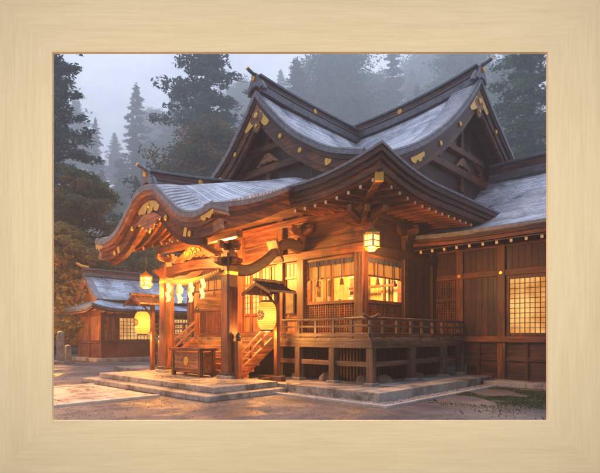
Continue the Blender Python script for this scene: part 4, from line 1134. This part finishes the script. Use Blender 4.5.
# roof
WEY = 4.05
def wz(d): return 4.84 + .235 * d + .066 * d * d
rows_ = [[(-1.18 + (WE + 1.2 + 1.18) * i / 20, WEY + d, wz(d) + .10 * max(0, 1 - i / 4) ** 2) for i in range(21)] for d in [5.3 * j / 14 for j in range(15)]]
MB().grid(rows_, .08).build('roof', ROOF_X, wing, smooth=True)
rows_ = [[(-.4 + (WE + 1.6) * i / 10, WEY + 5.3 + d, wz(5.3) - .55 * d) for i in range(11)] for d in (0, 1.5, 3.5)]
MB().grid(rows_, .08).build('roof', ROOF_X, wing, smooth=True)
def wband(o, z0, z1, th): return MB().strip([[(x, WEY + o, 4.84 + z0 + u_), (x, WEY + o + th, 4.84 + z0 + u_), (x, WEY + o + th, 4.84 + z1 + u_), (x, WEY + o, 4.84 + z1 + u_)] for x, u_ in [(-1.18 + (WE + 2.4) * i / 20, .10 * max(0, 1 - i / 4) ** 2) for i in range(21)]])
wband(-.05, -.06, .04, .3).build('eave_edge', VERGE, wing)
wband(.0, -.2, -.064, .3).build('eave_fascia', W['darkx'], wing)
wband(.08, -.31, -.204, .3).build('eave_fascia', W['midx'], wing)
MB().grid([[(-1.15, WEY + .1, 4.5), (WE + 1, WEY + .1, 4.5)], [(-1.15, VY + .02, 4.78), (WE + 1, VY + .02, 4.78)]], .03).build('soffit', W['soffit'], wing)
r_ = MB().bar((0, 0, 0), (0, 1.35, .22), .09, .11).build('rafter', W['midy'], wing); MB().bar((0, -.012, -.002), (0, 0, 0), .08, .085).build('rafter_end', WHITE, r_)
for k in range(24):
    loc = (-.95 + k * .43, WEY + .2, 4.43)
    if k == 0: r_.location = loc
    else: copy_child(r_, wing, loc)
for hw, z0, z1, mt in ((.3, -.12, .16, RIDGE_CAP), (.2, .165, .5, RIDGE), (.27, .505, .62, RIDGE_CAP)):
    MB().box((-.6, WEY + 5.3 - hw, wz(5.3) + z0), (WE + 1.2, WEY + 5.3 + hw, wz(5.3) + z1)).build('ridge', mt, wing, bevel=.02)

# ================================================================== SMALL SIDE HALL (left, far)
SH = Vector((-11.9, 28.8, 0))
sh = thing('side_hall', 'small side hall with pale blue grey roof standing behind at left', 'building', SH)
# local: near corner at origin, long wall along +y (x=0), end wall along -x (y=0)
LY, LX = 11.0, 3.3
MB().box((-LX - .5, -.5, 0), (.5, LY + .5, .22)).build('stone_base', STONE, sh, bevel=.02)
MB().box((-LX - .02, .0, .22), (-.0, LY, 1.15)).build('base_wall', W['midx'], sh)
MB().box((-LX, .02, 1.15), (-.02, LY, 3.3)).build('wall', W['midz'], sh)
for y in (0, .95, 3.5, 6.2, 8.6, LY): MB().box((-.11, y - .09, .22), (.07, y + .11, 3.3)).build('post', W['midz'], sh, bevel=.01)
for x in (-LX, -1.65): MB().box((x - .09, -.08, .22), (x + .09, .1, 3.3)).build('post', W['midz'], sh, bevel=.01)
MB().box((-.02, .1, 1.1), (.10, LY, 1.24)).build('wall_beam', W['midy'], sh, bevel=.01)
MB().box((-.02, .1, 2.72), (.09, LY, 2.84)).build('wall_beam', W['midy'], sh, bevel=.01)
MB().box((-LX, -.1, 1.1), (.1, -.001, 1.24)).build('wall_beam', W['midx'], sh, bevel=.01)
for x0, x1 in ((-3.1, -2.45), (-2.42, -1.76), (-1.55, -.85), (-.82, -.12)):
    MB().box((x0, -.03, 1.26), (x1, .01, 2.75)).build('door', W['warmz'], sh, bevel=.01)
for y0, y1 in ((1.05, 3.25), (3.75, 6.05), (6.35, 8.45), (8.75, 10.8)):
    w = MB().box((.0, y0, 1.27), (.03, y1, 2.7)).build('window', W['midz'], sh)
    MB().box((.031, y0 + .06, 1.33), (.036, y1 - .06, 2.64)).build('pane', SHOJI_FAR, w)
    mu = MB(); n = round((y1 - y0) / .24)
    for k in range(1, n): c = y0 + .06 + (y1 - y0 - .12) * k / n; mu.box((.038, c - .016, 1.33), (.06, c + .016, 2.64))
    for k in range(1, 6): z = 1.33 + 1.31 * k / 6; mu.box((.04, y0 + .06, z - .014), (.058, y1 - .06, z + .014))
    mu.build('muntin', W['midz'], w)
MB().box((.0, .16, 1.27), (.03, .85, 2.7)).build('shutter', W['warmz'], sh, bevel=.01)
# hip-and-gable roof
SE = 1.0
def sup(d): return .28 * max(0, 1 - d / 1.6) ** 2
def sh_side(sx, dz=0, run=1.75):
    rows_ = []
    for j in range(6):
        q = run * j / 5; ya, yb = -SE + q, LY + SE - q; row = []
        for i in range(25):
            f = i / 24; y = ya + (yb - ya) * f; d = min(y - ya, yb - y)
            row.append(((SE - q) if sx > 0 else (-LX - SE + q), y, 3.18 + dz + .42 * q + .05 * q * q + sup(d) * (1 - q / 2)))
        rows_.append(row)
    return rows_
def sh_front(dz=0, run=1.75):
    rows_ = []
    for j in range(6):
        q = run * j / 5; xa, xb = -LX - SE + q, SE - q; row = []
        for i in range(17):
            x = xa + (xb - xa) * i / 16; d = min(x - xa, xb - x); row.append((x, -SE + q, 3.18 + dz + .42 * q + .05 * q * q + sup(d) * (1 - q / 2)))
        rows_.append(row)
    return rows_
ROOF_B = roof_mat('roof_shingle_blue', 'y', (.40, .52, .68)); ROOF_BX = roof_mat('roof_shingle_blue_x', 'x', (.40, .52, .68))
for rr, mt in ((sh_side(1), ROOF_B), (sh_side(-1), ROOF_B), (sh_front(), ROOF_BX)): MB().grid(rr, .16).build('lower_roof', mt, sh, smooth=True)
for rr in (sh_side(1, -.2, 1.2), sh_front(-.2, 1.2)): MB().grid(rr, .08).build('soffit', W['midx'], sh)
r_ = MB().box((-.8, -.04, -.05), (0, .04, .05)).build('rafter', W['midx'], sh); MB().box((0, -.042, -.052), (.012, .042, .052)).build('rafter_end', WHITE, r_)
for k in range(26):
    y = -.7 + k * .5; loc = (.78, y, 2.93 + sup(min(y + SE, LY + SE - y)) * .8)
    if k == 0: r_.location = loc
    else: copy_child(r_, sh, loc)
sc = -LX / 2
sp_ = smooth_pts([(1.9, 3.75), (1.3, 4.15), (.7, 4.68), (0, 5.35)], 12)
full_s = sp_ + [(-t, z) for t, z in sp_[-2::-1]]
fn_s = lambda t, z, d: (sc + t, d, z)
for sg in (1, -1):
    MB().grid([[(sc + sg * t, -.35 + (LY + .7) * i / 12, z + .0) for i in range(13)] for t, z in sp_], .08).build('upper_roof', ROOF_B, sh, smooth=True)
band(MB(), full_s, -.02, .1, -.42, .0, fn_s).build('verge', VERGE, sh)
bb = band(MB(), full_s, .1, .34, -.36, -.24, fn_s).build('bargeboard', W['warmx'], sh)
m_ = MB(); disc(m_, (sc, -.36, 4.95), (0, -1, 0), .12, .05); m_.build('gilt_boss', GOLD, bb)
MB().prism([p_ for p_ in offset_curve(full_s, .1) if p_[1] > 3.6], fn_s, .1, .2).build('gable_wall', W['warmx'], sh)
for hw, z0, z1, mt in ((.2, -.1, .12, RIDGE_CAP), (.14, .125, .3, RIDGE_Y), (.2, .305, .4, RIDGE_CAP)):
    MB().box((sc - hw, -.45, 5.35 + z0), (sc + hw, LY + .4, 5.35 + z1)).build('ridge', mt, sh, bevel=.015)
MB().tube([(sc, -.1, 5.8), (sc, -.5, 5.85), (sc, -.85, 6.0)], [.09, .09, .08], 8).build('ridge_horn', GOLD, sh, smooth=True)

# stone markers at the far left
def marker(px, depth, w, h, label):
    t = thing('stone_marker', label, 'stone post', ((px - 300) / F * depth, depth, 0), ANG, 'stone posts at the left edge')
    MB().box((-w * .9, -w * .9, 0), (w * .9, w * .9, .18)).build('plinth', STONE_D, t, bevel=.03)
    MB().add([(-w / 2, -w / 2, .18), (w / 2, -w / 2, .18), (w / 2, w / 2, .18), (-w / 2, w / 2, .18), (-w * .43, -w * .43, h), (w * .43, -w * .43, h), (w * .43, w * .43, h), (-w * .43, w * .43, h), (0, 0, h + w * .25)],
             [(3, 2, 1, 0), (0, 1, 5, 4), (1, 2, 6, 5), (2, 3, 7, 6), (3, 0, 4, 7), (4, 5, 8), (5, 6, 8), (6, 7, 8), (7, 4, 8)]).build('shaft', STONE_D, t, bevel=.03)
marker(60.5, 26.5, .36, 1.75, 'taller stone post at the far left edge of the courtyard')
marker(68, 27.0, .3, 1.0, 'short stone post beside the taller one at far left')

# ================================================================== TREES
def leaf_mat(name, c1, c2, c3):
    m, nt, b = new_mat(name)
    vec, raw = mapped(nt)
    n = noise(nt, raw, .55, 4, .6); n2 = noise(nt, raw, 5, 3)
    r = ramp(nt, [(.3, c1), (.5, c2), (.7, c3)]); nt.links.new(n.outputs[0], r.inputs[0])
    r2 = ramp(nt, [(.3, (.6,) * 3), (.7, (1.3,) * 3)]); nt.links.new(n2.outputs[0], r2.inputs[0])
    col = mixc(nt, 1.0, r.outputs[0], r2.outputs[0], 'MULTIPLY')
    nt.links.new(col, b.inputs['Base Color']); b.inputs['Roughness'].default_value = .65
    tr = N(nt, 'ShaderNodeBsdfTranslucent'); nt.links.new(col, tr.inputs['Color'])
    mx = N(nt, 'ShaderNodeMixShader'); mx.inputs[0].default_value = .38
    out = nt.nodes['Material Output']
    nt.links.new(b.outputs[0], mx.inputs[1]); nt.links.new(tr.outputs[0], mx.inputs[2]); nt.links.new(mx.outputs[0], out.inputs[0])
    return m
L_CEDAR = leaf_mat('cedar_needles', (.03, .075, .065), (.06, .13, .105), (.12, .20, .12))
L_GREEN = leaf_mat('green_leaves', (.04, .09, .055), (.08, .165, .085), (.15, .25, .09))
L_RUST = leaf_mat('rust_leaves', (.05, .10, .05), (.14, .14, .05), (.42, .18, .03))
L_AUTUMN_LIT = leaf_mat('autumn_lit_leaves', (.12, .13, .04), (.30, .22, .05), (.50, .28, .05))  # autumn leaf tone pushed to amber, carrying warm lantern light in the colour
BARK = plain('cedar_bark', (.085, .06, .05), .9, 0, .5, 3, .6)

def make_tree(name, label, cat, seed, H, Rm, base, kind='cedar', limbs=60, leaves=9000, leaf=.2, mat=None, group=None):
    rg = np.random.default_rng(seed)
    t = thing(name, label, cat, (0, 0, 0), 0, group)
    tm = MB(); lean = rg.normal(0, .012, 2)
    tp = [Vector((lean[0] * z + .12 * math.sin(z * .3 + seed), lean[1] * z, z)) for z in np.linspace(0, H * .97, 12)]
    r0 = H * .017 + .06
    tm.tube(tp, [r0 * (1.35 if i == 0 else 1) * (1 - .93 * i / 11) for i in range(12)], 8)
    cents, rads = [], []
    for i in range(limbs):
        f = base + (1 - base) * ((i + rg.random()) / limbs) ** (1.0 if kind == 'cedar' else .8)
        z = f * H * .97; g_ = (f - base) / (1 - base)
        if kind == 'cedar': ext = Rm * ((1 - g_) ** .72 * .97 + .03) * (.6 + .4 * min(1, g_ * 5)) * rg.uniform(.4, 1.2)
        else: ext = Rm * math.sqrt(max(.04, 1 - (2 * g_ - 1) ** 2 * .9)) * rg.uniform(.5, 1.1)
        a = i * 2.39996 + rg.normal(0, .35); dx, dy = math.cos(a), math.sin(a)
        j = min(int(f * 11), 10); o = tp[j].lerp(tp[j + 1], min(1, f * 11 - j))
        rise = ext * (rg.uniform(-.05, .3) if kind == 'cedar' else rg.uniform(.1, .5))
        pts = [o, o + Vector((dx * ext * .5, dy * ext * .5, rise * .7)), o + Vector((dx * ext, dy * ext, rise * .6 - ext * (.12 if kind == 'cedar' else 0)))]
        tm.tube(pts, [max(.02, r0 * .28 * (1 - f * .7)), max(.015, r0 * .16 * (1 - f * .6)), .012], 5)
        nc = int(2 + ext * (.62 if kind == 'cedar' else 1.4))
        for c in range(nc):
            s = .3 + .72 * (c + rg.random() * .6) / nc
            p = pts[0].lerp(pts[1], s * 2) if s < .5 else pts[1].lerp(pts[2], s * 2 - 1)
            cents.append((p.x + rg.normal(0, .12 * ext), p.y + rg.normal(0, .12 * ext), p.z + rg.normal(0, .08 * ext)))
            rads.append(max(.3, (Rm * rg.uniform(.09, .17)) * ((1.15 - .6 * g_) if kind == 'cedar' else 1.1)))
    for k in range(5): cents.append((tp[-1].x + rg.normal(0, .15), tp[-1].y + rg.normal(0, .15), H * (.93 + .015 * k))); rads.append(.35)
    cents = np.array(cents); rads = np.array(rads)
    w = rads ** 1.6; idx = rg.choice(len(cents), leaves, p=w / w.sum())
    d = rg.normal(0, 1, (leaves, 3)); d /= np.linalg.norm(d, axis=1)[:, None]
    rr = rg.random(leaves) ** .45
    p = cents[idx] + d * (rr * rads[idx])[:, None] * np.array([1.25, 1.25, .48 if kind == 'cedar' else .65])
    a = rg.normal(0, 1, (leaves, 3)); a[:, 2] *= .5; a /= np.linalg.norm(a, axis=1)[:, None]
    b_ = np.cross(a, rg.normal(0, 1, (leaves, 3))); b_ /= np.linalg.norm(b_, axis=1)[:, None]
    s = leaf * rg.uniform(.6, 1.35, leaves)[:, None]
    V = np.empty((leaves, 4, 3)); V[:, 0] = p - a * s; V[:, 1] = p + b_ * s * .45; V[:, 2] = p + a * s; V[:, 3] = p - b_ * s * .45
    me = bpy.data.meshes.new('crown'); me.vertices.add(leaves * 4); me.vertices.foreach_set('co', V.reshape(-1))
    me.loops.add(leaves * 4); me.loops.foreach_set('vertex_index', np.arange(leaves * 4, dtype=np.int32))
    me.polygons.add(leaves); me.polygons.foreach_set('loop_start', np.arange(0, leaves * 4, 4, dtype=np.int32)); me.polygons.foreach_set('loop_total', np.full(leaves, 4, dtype=np.int32))
    me.update(calc_edges=True); me.materials.append(mat or L_CEDAR)
    o = bpy.data.objects.new('crown', me); COL.objects.link(o); o.parent = t
    tm.build('trunk', BARK, t, smooth=True)
    return t
def put(t, px, depth, rz=0, s=1, dz=0):
    x = (px - 300) / F * depth; t.location = (x, depth, ground_z(x, depth) - .1 + dz); t.rotation_euler = (0, 0, rz); t.scale = (s, s, s); return t
put(make_tree('cedar_tree', 'tall dark cedar with ragged branches at the left edge', 'tree', 1, 31, 5.2, .06, 'cedar', 120, 34000, .17), 51, 54, .4, 1.5)
put(make_tree('cedar_tree', 'big grey green cedar rising behind the porch ridge', 'tree', 2, 46, 8.8, .12, 'cedar', 130, 40000, .26), 206, 92, 1.0, 1.6)
put(make_tree('cedar_tree', 'green cedar behind the right gable and wing roof', 'tree', 3, 38, 7.8, .08, 'cedar', 120, 38000, .22, L_GREEN), 533, 68, 2.2, 1.5)
m1 = make_tree('cedar_tree', 'slim misty cedar between the two dark trees at left', 'tree', 4, 40, 8.0, .06, 'cedar', 110, 20000, .36)
m2 = make_tree('cedar_tree', 'pale misty cedar just right of the front gable ridge', 'tree', 5, 40, 10.5, .10, 'cedar', 130, 24000, .38)
def put_top(t, px, py, depth, rz):
    x = (px - 300) / F * depth; h = EYE + (335 - py) / F * depth - ground_z(x, depth)
    return put(t, px, depth, rz, max(.35, h / 40))
m3 = make_tree('broadleaf_tree', 'rounded misty tree standing in the fog right of the front gable', 'tree', 23, 40, 12.0, .12, 'round', 120, 24000, .42, L_GREEN)
def spare(): return [m1, m2, m3]
put_top(m3, 340, 66, 250, 1.0)
put_top(m1, 137, 82, 250, 0); put_top(m2, 298, 58, 215, 0)
put(make_tree('broadleaf_tree', 'autumn tinted tree below the big cedar behind the porch', 'tree', 6, 22, 6.2, .25, 'round', 90, 26000, .2, L_RUST), 214, 64, 0, 1.35)
put(make_tree('broadleaf_tree', 'autumn tree with warm lamplight put into its leaf colour beside the side hall at left', 'tree', 7, 9.0, 2.7, .1, 'round', 70, 18000, .13, L_AUTUMN_LIT), 66, 31.5, 0)
put(make_tree('broadleaf_tree', 'low rust leaved tree at the left edge above the stone posts', 'tree', 9, 14, 3.6, .15, 'round', 70, 18000, .16, L_RUST), 84, 36, 0)
put(make_tree('broadleaf_tree', 'dark green tree behind the roof of the side hall', 'tree', 10, 13, 4.5, .1, 'round', 60, 12000, .2, L_GREEN), 140, 48, 0)
put(make_tree('broadleaf_tree', 'small pale tree in the mist above the roof valley', 'tree', 11, 44, 13, .3, 'round', 70, 14000, .5, L_GREEN), 374, 150, 0)
# misty forest behind: copies of the two far cedars
rt = random.Random(77)
FL = 'tree fading into the mist of the hillside forest'
for i, (px, py, dep) in enumerate(((96, 118, 300), (116, 132, 360), (158, 110, 380), (175, 92, 290), (246, 84, 330), (262, 104, 400), (322, 74, 290), (336, 44, 240), (356, 60, 340), (378, 88, 400), (392, 40, 260), (412, 66, 320), (428, 52, 370), (448, 72, 280), (462, 46, 230), (476, 58, 350), (505, 44, 250), (515, 66, 200), (565, 50, 280), (30, 60, 260), (232, 120, 350), (282, 70, 350), (308, 96, 390), (75, 100, 340), (345, 96, 215), (405, 100, 205), (366, 104, 270), (112, 190, 170), (128, 205, 190), (148, 180, 180), (163, 200, 150), (138, 150, 230), (170, 165, 210), (100, 170, 210), (185, 150, 230), (120, 158, 260), (150, 225, 130), (155, 140, 280), (440, 92, 190), (480, 100, 180), (310, 110, 180), (420, 84, 240), (372, 76, 300))):
    c = copy_tree((m1, m2, m3, m2, m3)[i % 5]); put_top(c, px, py, dep, rt.uniform(0, 6.28)); k = rt.uniform(.8, 1.25); c.scale = (c.scale[0] * k, c.scale[1] * k, c.scale[2]); c.rotation_euler[0] = rt.gauss(0, .025); c.rotation_euler[1] = rt.gauss(0, .025)
    tag(c, FL, 'tree', 'misty hillside trees')
for i, (px, dep, s_) in enumerate(((-30, 70, .8), (-70, 95, .9), (-110, 80, .8), (-150, 110, 1.0), (-200, 90, .9), (5, 120, 1.0), (-260, 120, 1.0), (-40, 150, 1.1), (-120, 170, 1.2), (-320, 110, .9), (640, 80, .8), (690, 110, 1.0), (760, 95, .9))):
    c = copy_tree((m1, m3, m2)[i % 3]); put(c, px, dep, i * 1.3, s_); tag(c, FL, 'tree', 'misty hillside trees')
# undergrowth hiding the far edge of the courtyard
sb = make_tree('shrub', 'dark shrub in the thicket along the far edge of the courtyard', 'shrub', 14, 4.0, 2.6, .03, 'round', 45, 6000, .15, L_GREEN, 'thicket shrubs')
put(sb, 40, 41)
for i in range(40):
    c = copy_tree(sb); put(c, 540 - i * 19 + rt.uniform(-6, 6), 42 + rt.uniform(-1.5, 5), rt.uniform(0, 6), rt.uniform(.75, 1.25))

# ================================================================== PICTURE FRAME
FD = EYE * F / (473 - 335) + .0                       # stands on the courtyard
def fx(px): return (px - 300) / F * FD
def fz(py): return EYE + (335 - py) / F * FD
def maple(axis):
    m, nt, b = new_mat('maple_' + axis)
    st = (.05, 1, 1) if axis == 'x' else (1, 1, .05)
    vec, raw = mapped(nt, st)
    n1 = noise(nt, vec, 5, 7, .62, 1.6); n2 = noise(nt, vec, 40, 4, .6); n3 = noise(nt, raw, .5, 3)
    r = ramp(nt, [(.34, (.745, .588, .338)), (.5, (.785, .622, .362)), (.66, (.805, .642, .382))]); nt.links.new(n1.outputs[0], r.inputs[0])
    r2 = ramp(nt, [(.35, (.93, .92, .9)), (.6, (1, 1, 1))]); nt.links.new(n2.outputs[0], r2.inputs[0])
    col = mixc(nt, 1.0, r.outputs[0], r2.outputs[0], 'MULTIPLY')
    nt.links.new(col, b.inputs['Base Color']); b.inputs['Roughness'].default_value = .5
    bump(nt, b, n2.outputs[0], .06, .004); return m
MX, MZ = maple('x'), maple('z')
x0, x1, z0, z1 = fx(-3), fx(603), .0, fz(-3)          # outer
a0, a1, c0, c1 = fx(52), fx(548), fz(420.5), fz(52)   # opening
pic = thing('picture_frame', 'wide pale maple picture frame standing upright around the shrine view', 'picture frame', (0, FD, 0), 0)
th = .04; gap = .0008
def frame_piece(quad, name, mat):
    n_ = MB()
    n_.add([(x, 0, z) for x, z in quad] + [(x, th, z) for x, z in quad], [(0, 1, 2, 3), (7, 6, 5, 4), (0, 4, 5, 1), (1, 5, 6, 2), (2, 6, 7, 3), (3, 7, 4, 0)])
    return n_.build(name, mat, pic)
frame_piece([(x0, z1), (x1, z1), (a1, c1), (a0, c1)], 'rail', MX)
frame_piece([(x0, z0), (x1, z0), (a1, c0), (a0, c0)], 'rail', MX)
frame_piece([(x0, z0), (x0, z1), (a0, c1), (a0, c0)], 'stile', MZ)
frame_piece([(x1, z0), (x1, z1), (a1, c1), (a1, c0)], 'stile', MZ)
m_ = MB()   # stiffening battens on the back
m_.box((x0 + .02, th + .001, z0 + .01), (x0 + .12, th + .16, z1 - .02)).box((x1 - .12, th + .001, z0 + .01), (x1 - .02, th + .16, z1 - .02)).box((x0 + .13, th + .001, z1 - .12), (x1 - .13, th + .16, z1 - .02))
m_.build('back_batten', MZ, pic)

# ================================================================== LIGHT
wd = bpy.data.worlds.new("World"); scene.world = wd; wd.use_nodes = True
nt = wd.node_tree; bg = nt.nodes['Background']
tc = N(nt, 'ShaderNodeTexCoord'); sep = N(nt, 'ShaderNodeSeparateXYZ'); nt.links.new(tc.outputs['Generated'], sep.inputs[0])
r = ramp(nt, [(.0, (.22, .22, .26)), (.47, (.4, .42, .5)), (.53, (.90, .93, 1.06)), (.68, (.82, .86, 1.02)), (.77, (.86, .90, 1.06)), (.86, (2.1, 2.25, 2.7)), (1, (2.7, 2.9, 3.5))])
mp = N(nt, 'ShaderNodeMapRange'); mp.inputs[1].default_value = -1; mp.inputs[2].default_value = 1; nt.links.new(sep.outputs[2], mp.inputs[0]); nt.links.new(mp.outputs[0], r.inputs[0])
nz = noise(nt, tc.outputs['Generated'], 4.5, 5, .6, .5); rn = ramp(nt, [(.35, (.62, .64, .72)), (.65, (1.2, 1.19, 1.15))]); nt.links.new(nz.outputs[0], rn.inputs[0])
my = N(nt, 'ShaderNodeMapRange'); my.inputs[1].default_value = -.9; my.inputs[2].default_value = .9; my.inputs[3].default_value = .17; my.inputs[4].default_value = 1.15
nt.links.new(sep.outputs[1], my.inputs[0]); cb = N(nt, 'ShaderNodeCombineColor')
for k in range(3): nt.links.new(my.outputs[0], cb.inputs[k])
nt.links.new(mixc(nt, 1.0, mixc(nt, 1.0, r.outputs[0], rn.outputs[0], 'MULTIPLY'), cb.outputs[0], 'MULTIPLY'), bg.inputs['Color']); bg.inputs['Strength'].default_value = 1.2

def light(kind, loc, energy, color, size=.1, rot=None, **kw):
    d = bpy.data.lights.new('lamp', kind); d.energy = energy; d.color = color
    o = bpy.data.objects.new('lamp', d); COL.objects.link(o); o.location = loc
    if kind == 'POINT': d.shadow_soft_size = size
    if kind == 'SPOT': d.shadow_soft_size = size
    if kind == 'AREA': d.size = size
    for k, v in kw.items(): setattr(d, k, v)
    if rot: o.rotation_euler = rot
    return o
WARM = (1, .40, .075)
# lamps of the lanterns (just under each open lantern), in the porch, and in the room
for lx, ly, lz in ((-3.05, -.75, .25), (-9.05, -1.5, .14)):
    light('POINT', L2W(lx, ly - .2, lz + 1.9), 16, (1, .68, .3), .04)      # the bulb inside the paper
    light('POINT', L2W(lx, ly - .2, lz + 1.4), 230, WARM, .12)               # its light out of the open foot of the lantern
light('POINT', L2W(-.42, .62, 3.86), 520, WARM, .1)
light('POINT', L2W(-7.95, -2.15, 3.1), 260, WARM, .1)
light('POINT', L2W(-5.7, -.3, 3.9), 1600, WARM, .25)
light('POINT', L2W(-5.7, -2.7, 4.1), 430, WARM, .2)
light('POINT', L2W(-2.4, WY + .8, 4.2), 1250, (1, .47, .11), .25)
light('POINT', L2W(-8.9, WY + .8, 4.2), 1000, (1, .47, .11), .25)
light('POINT', L2W(-7.3, -7.2, 2.6), 1000, WARM, .2)                          # added warm fill for the porch front, unseen, left of the view
light('POINT', (-14.0, 27.0, 2.5), 700, WARM, .15)  # added lamp without fixture, brightens the side hall and the tree beside it
# two picture lamps washing the frame's face from the visitor's side
def aim(o, tgt): o.rotation_euler = (Vector(tgt) - Vector(o.location)).to_track_quat('-Z', 'Y').to_euler()
for sx in (-1, 1):
    a = light('AREA', (sx * 3.2, FD - 4.6, 3.0), 190, (1, .95, .87), 1.2, shape='RECTANGLE', size_y=5.5); aim(a, (sx * .3, FD, 2.75))

# haze
hz = MB().box((-455, -26, -1.6), (455, 572, 330)).build('haze', bpy.data.materials.new('haze'))
hm = hz.data.materials[0]; hm.use_nodes = True; hn = hm.node_tree; hn.nodes.clear()
ho = N(hn, 'ShaderNodeOutputMaterial'); pv = N(hn, 'ShaderNodeVolumePrincipled'); pv.inputs['Color'].default_value = (.93, .96, 1, 1); pv.inputs['Density'].default_value = .0023
pv.inputs['Anisotropy'].default_value = .45
hn.links.new(pv.outputs[0], ho.inputs['Volume']); tag(hz, kind='stuff')

vs = scene.view_settings; vs.view_transform = 'Standard'; vs.look = 'None'; vs.gamma = 1; vs.exposure = 0
scene.cycles.volume_bounces = 3; scene.cycles.max_bounces = 6; scene.cycles.diffuse_bounces = 3
scene.cycles.sample_clamp_indirect = 4
try: scene.cycles.use_denoising = True
except Exception: pass
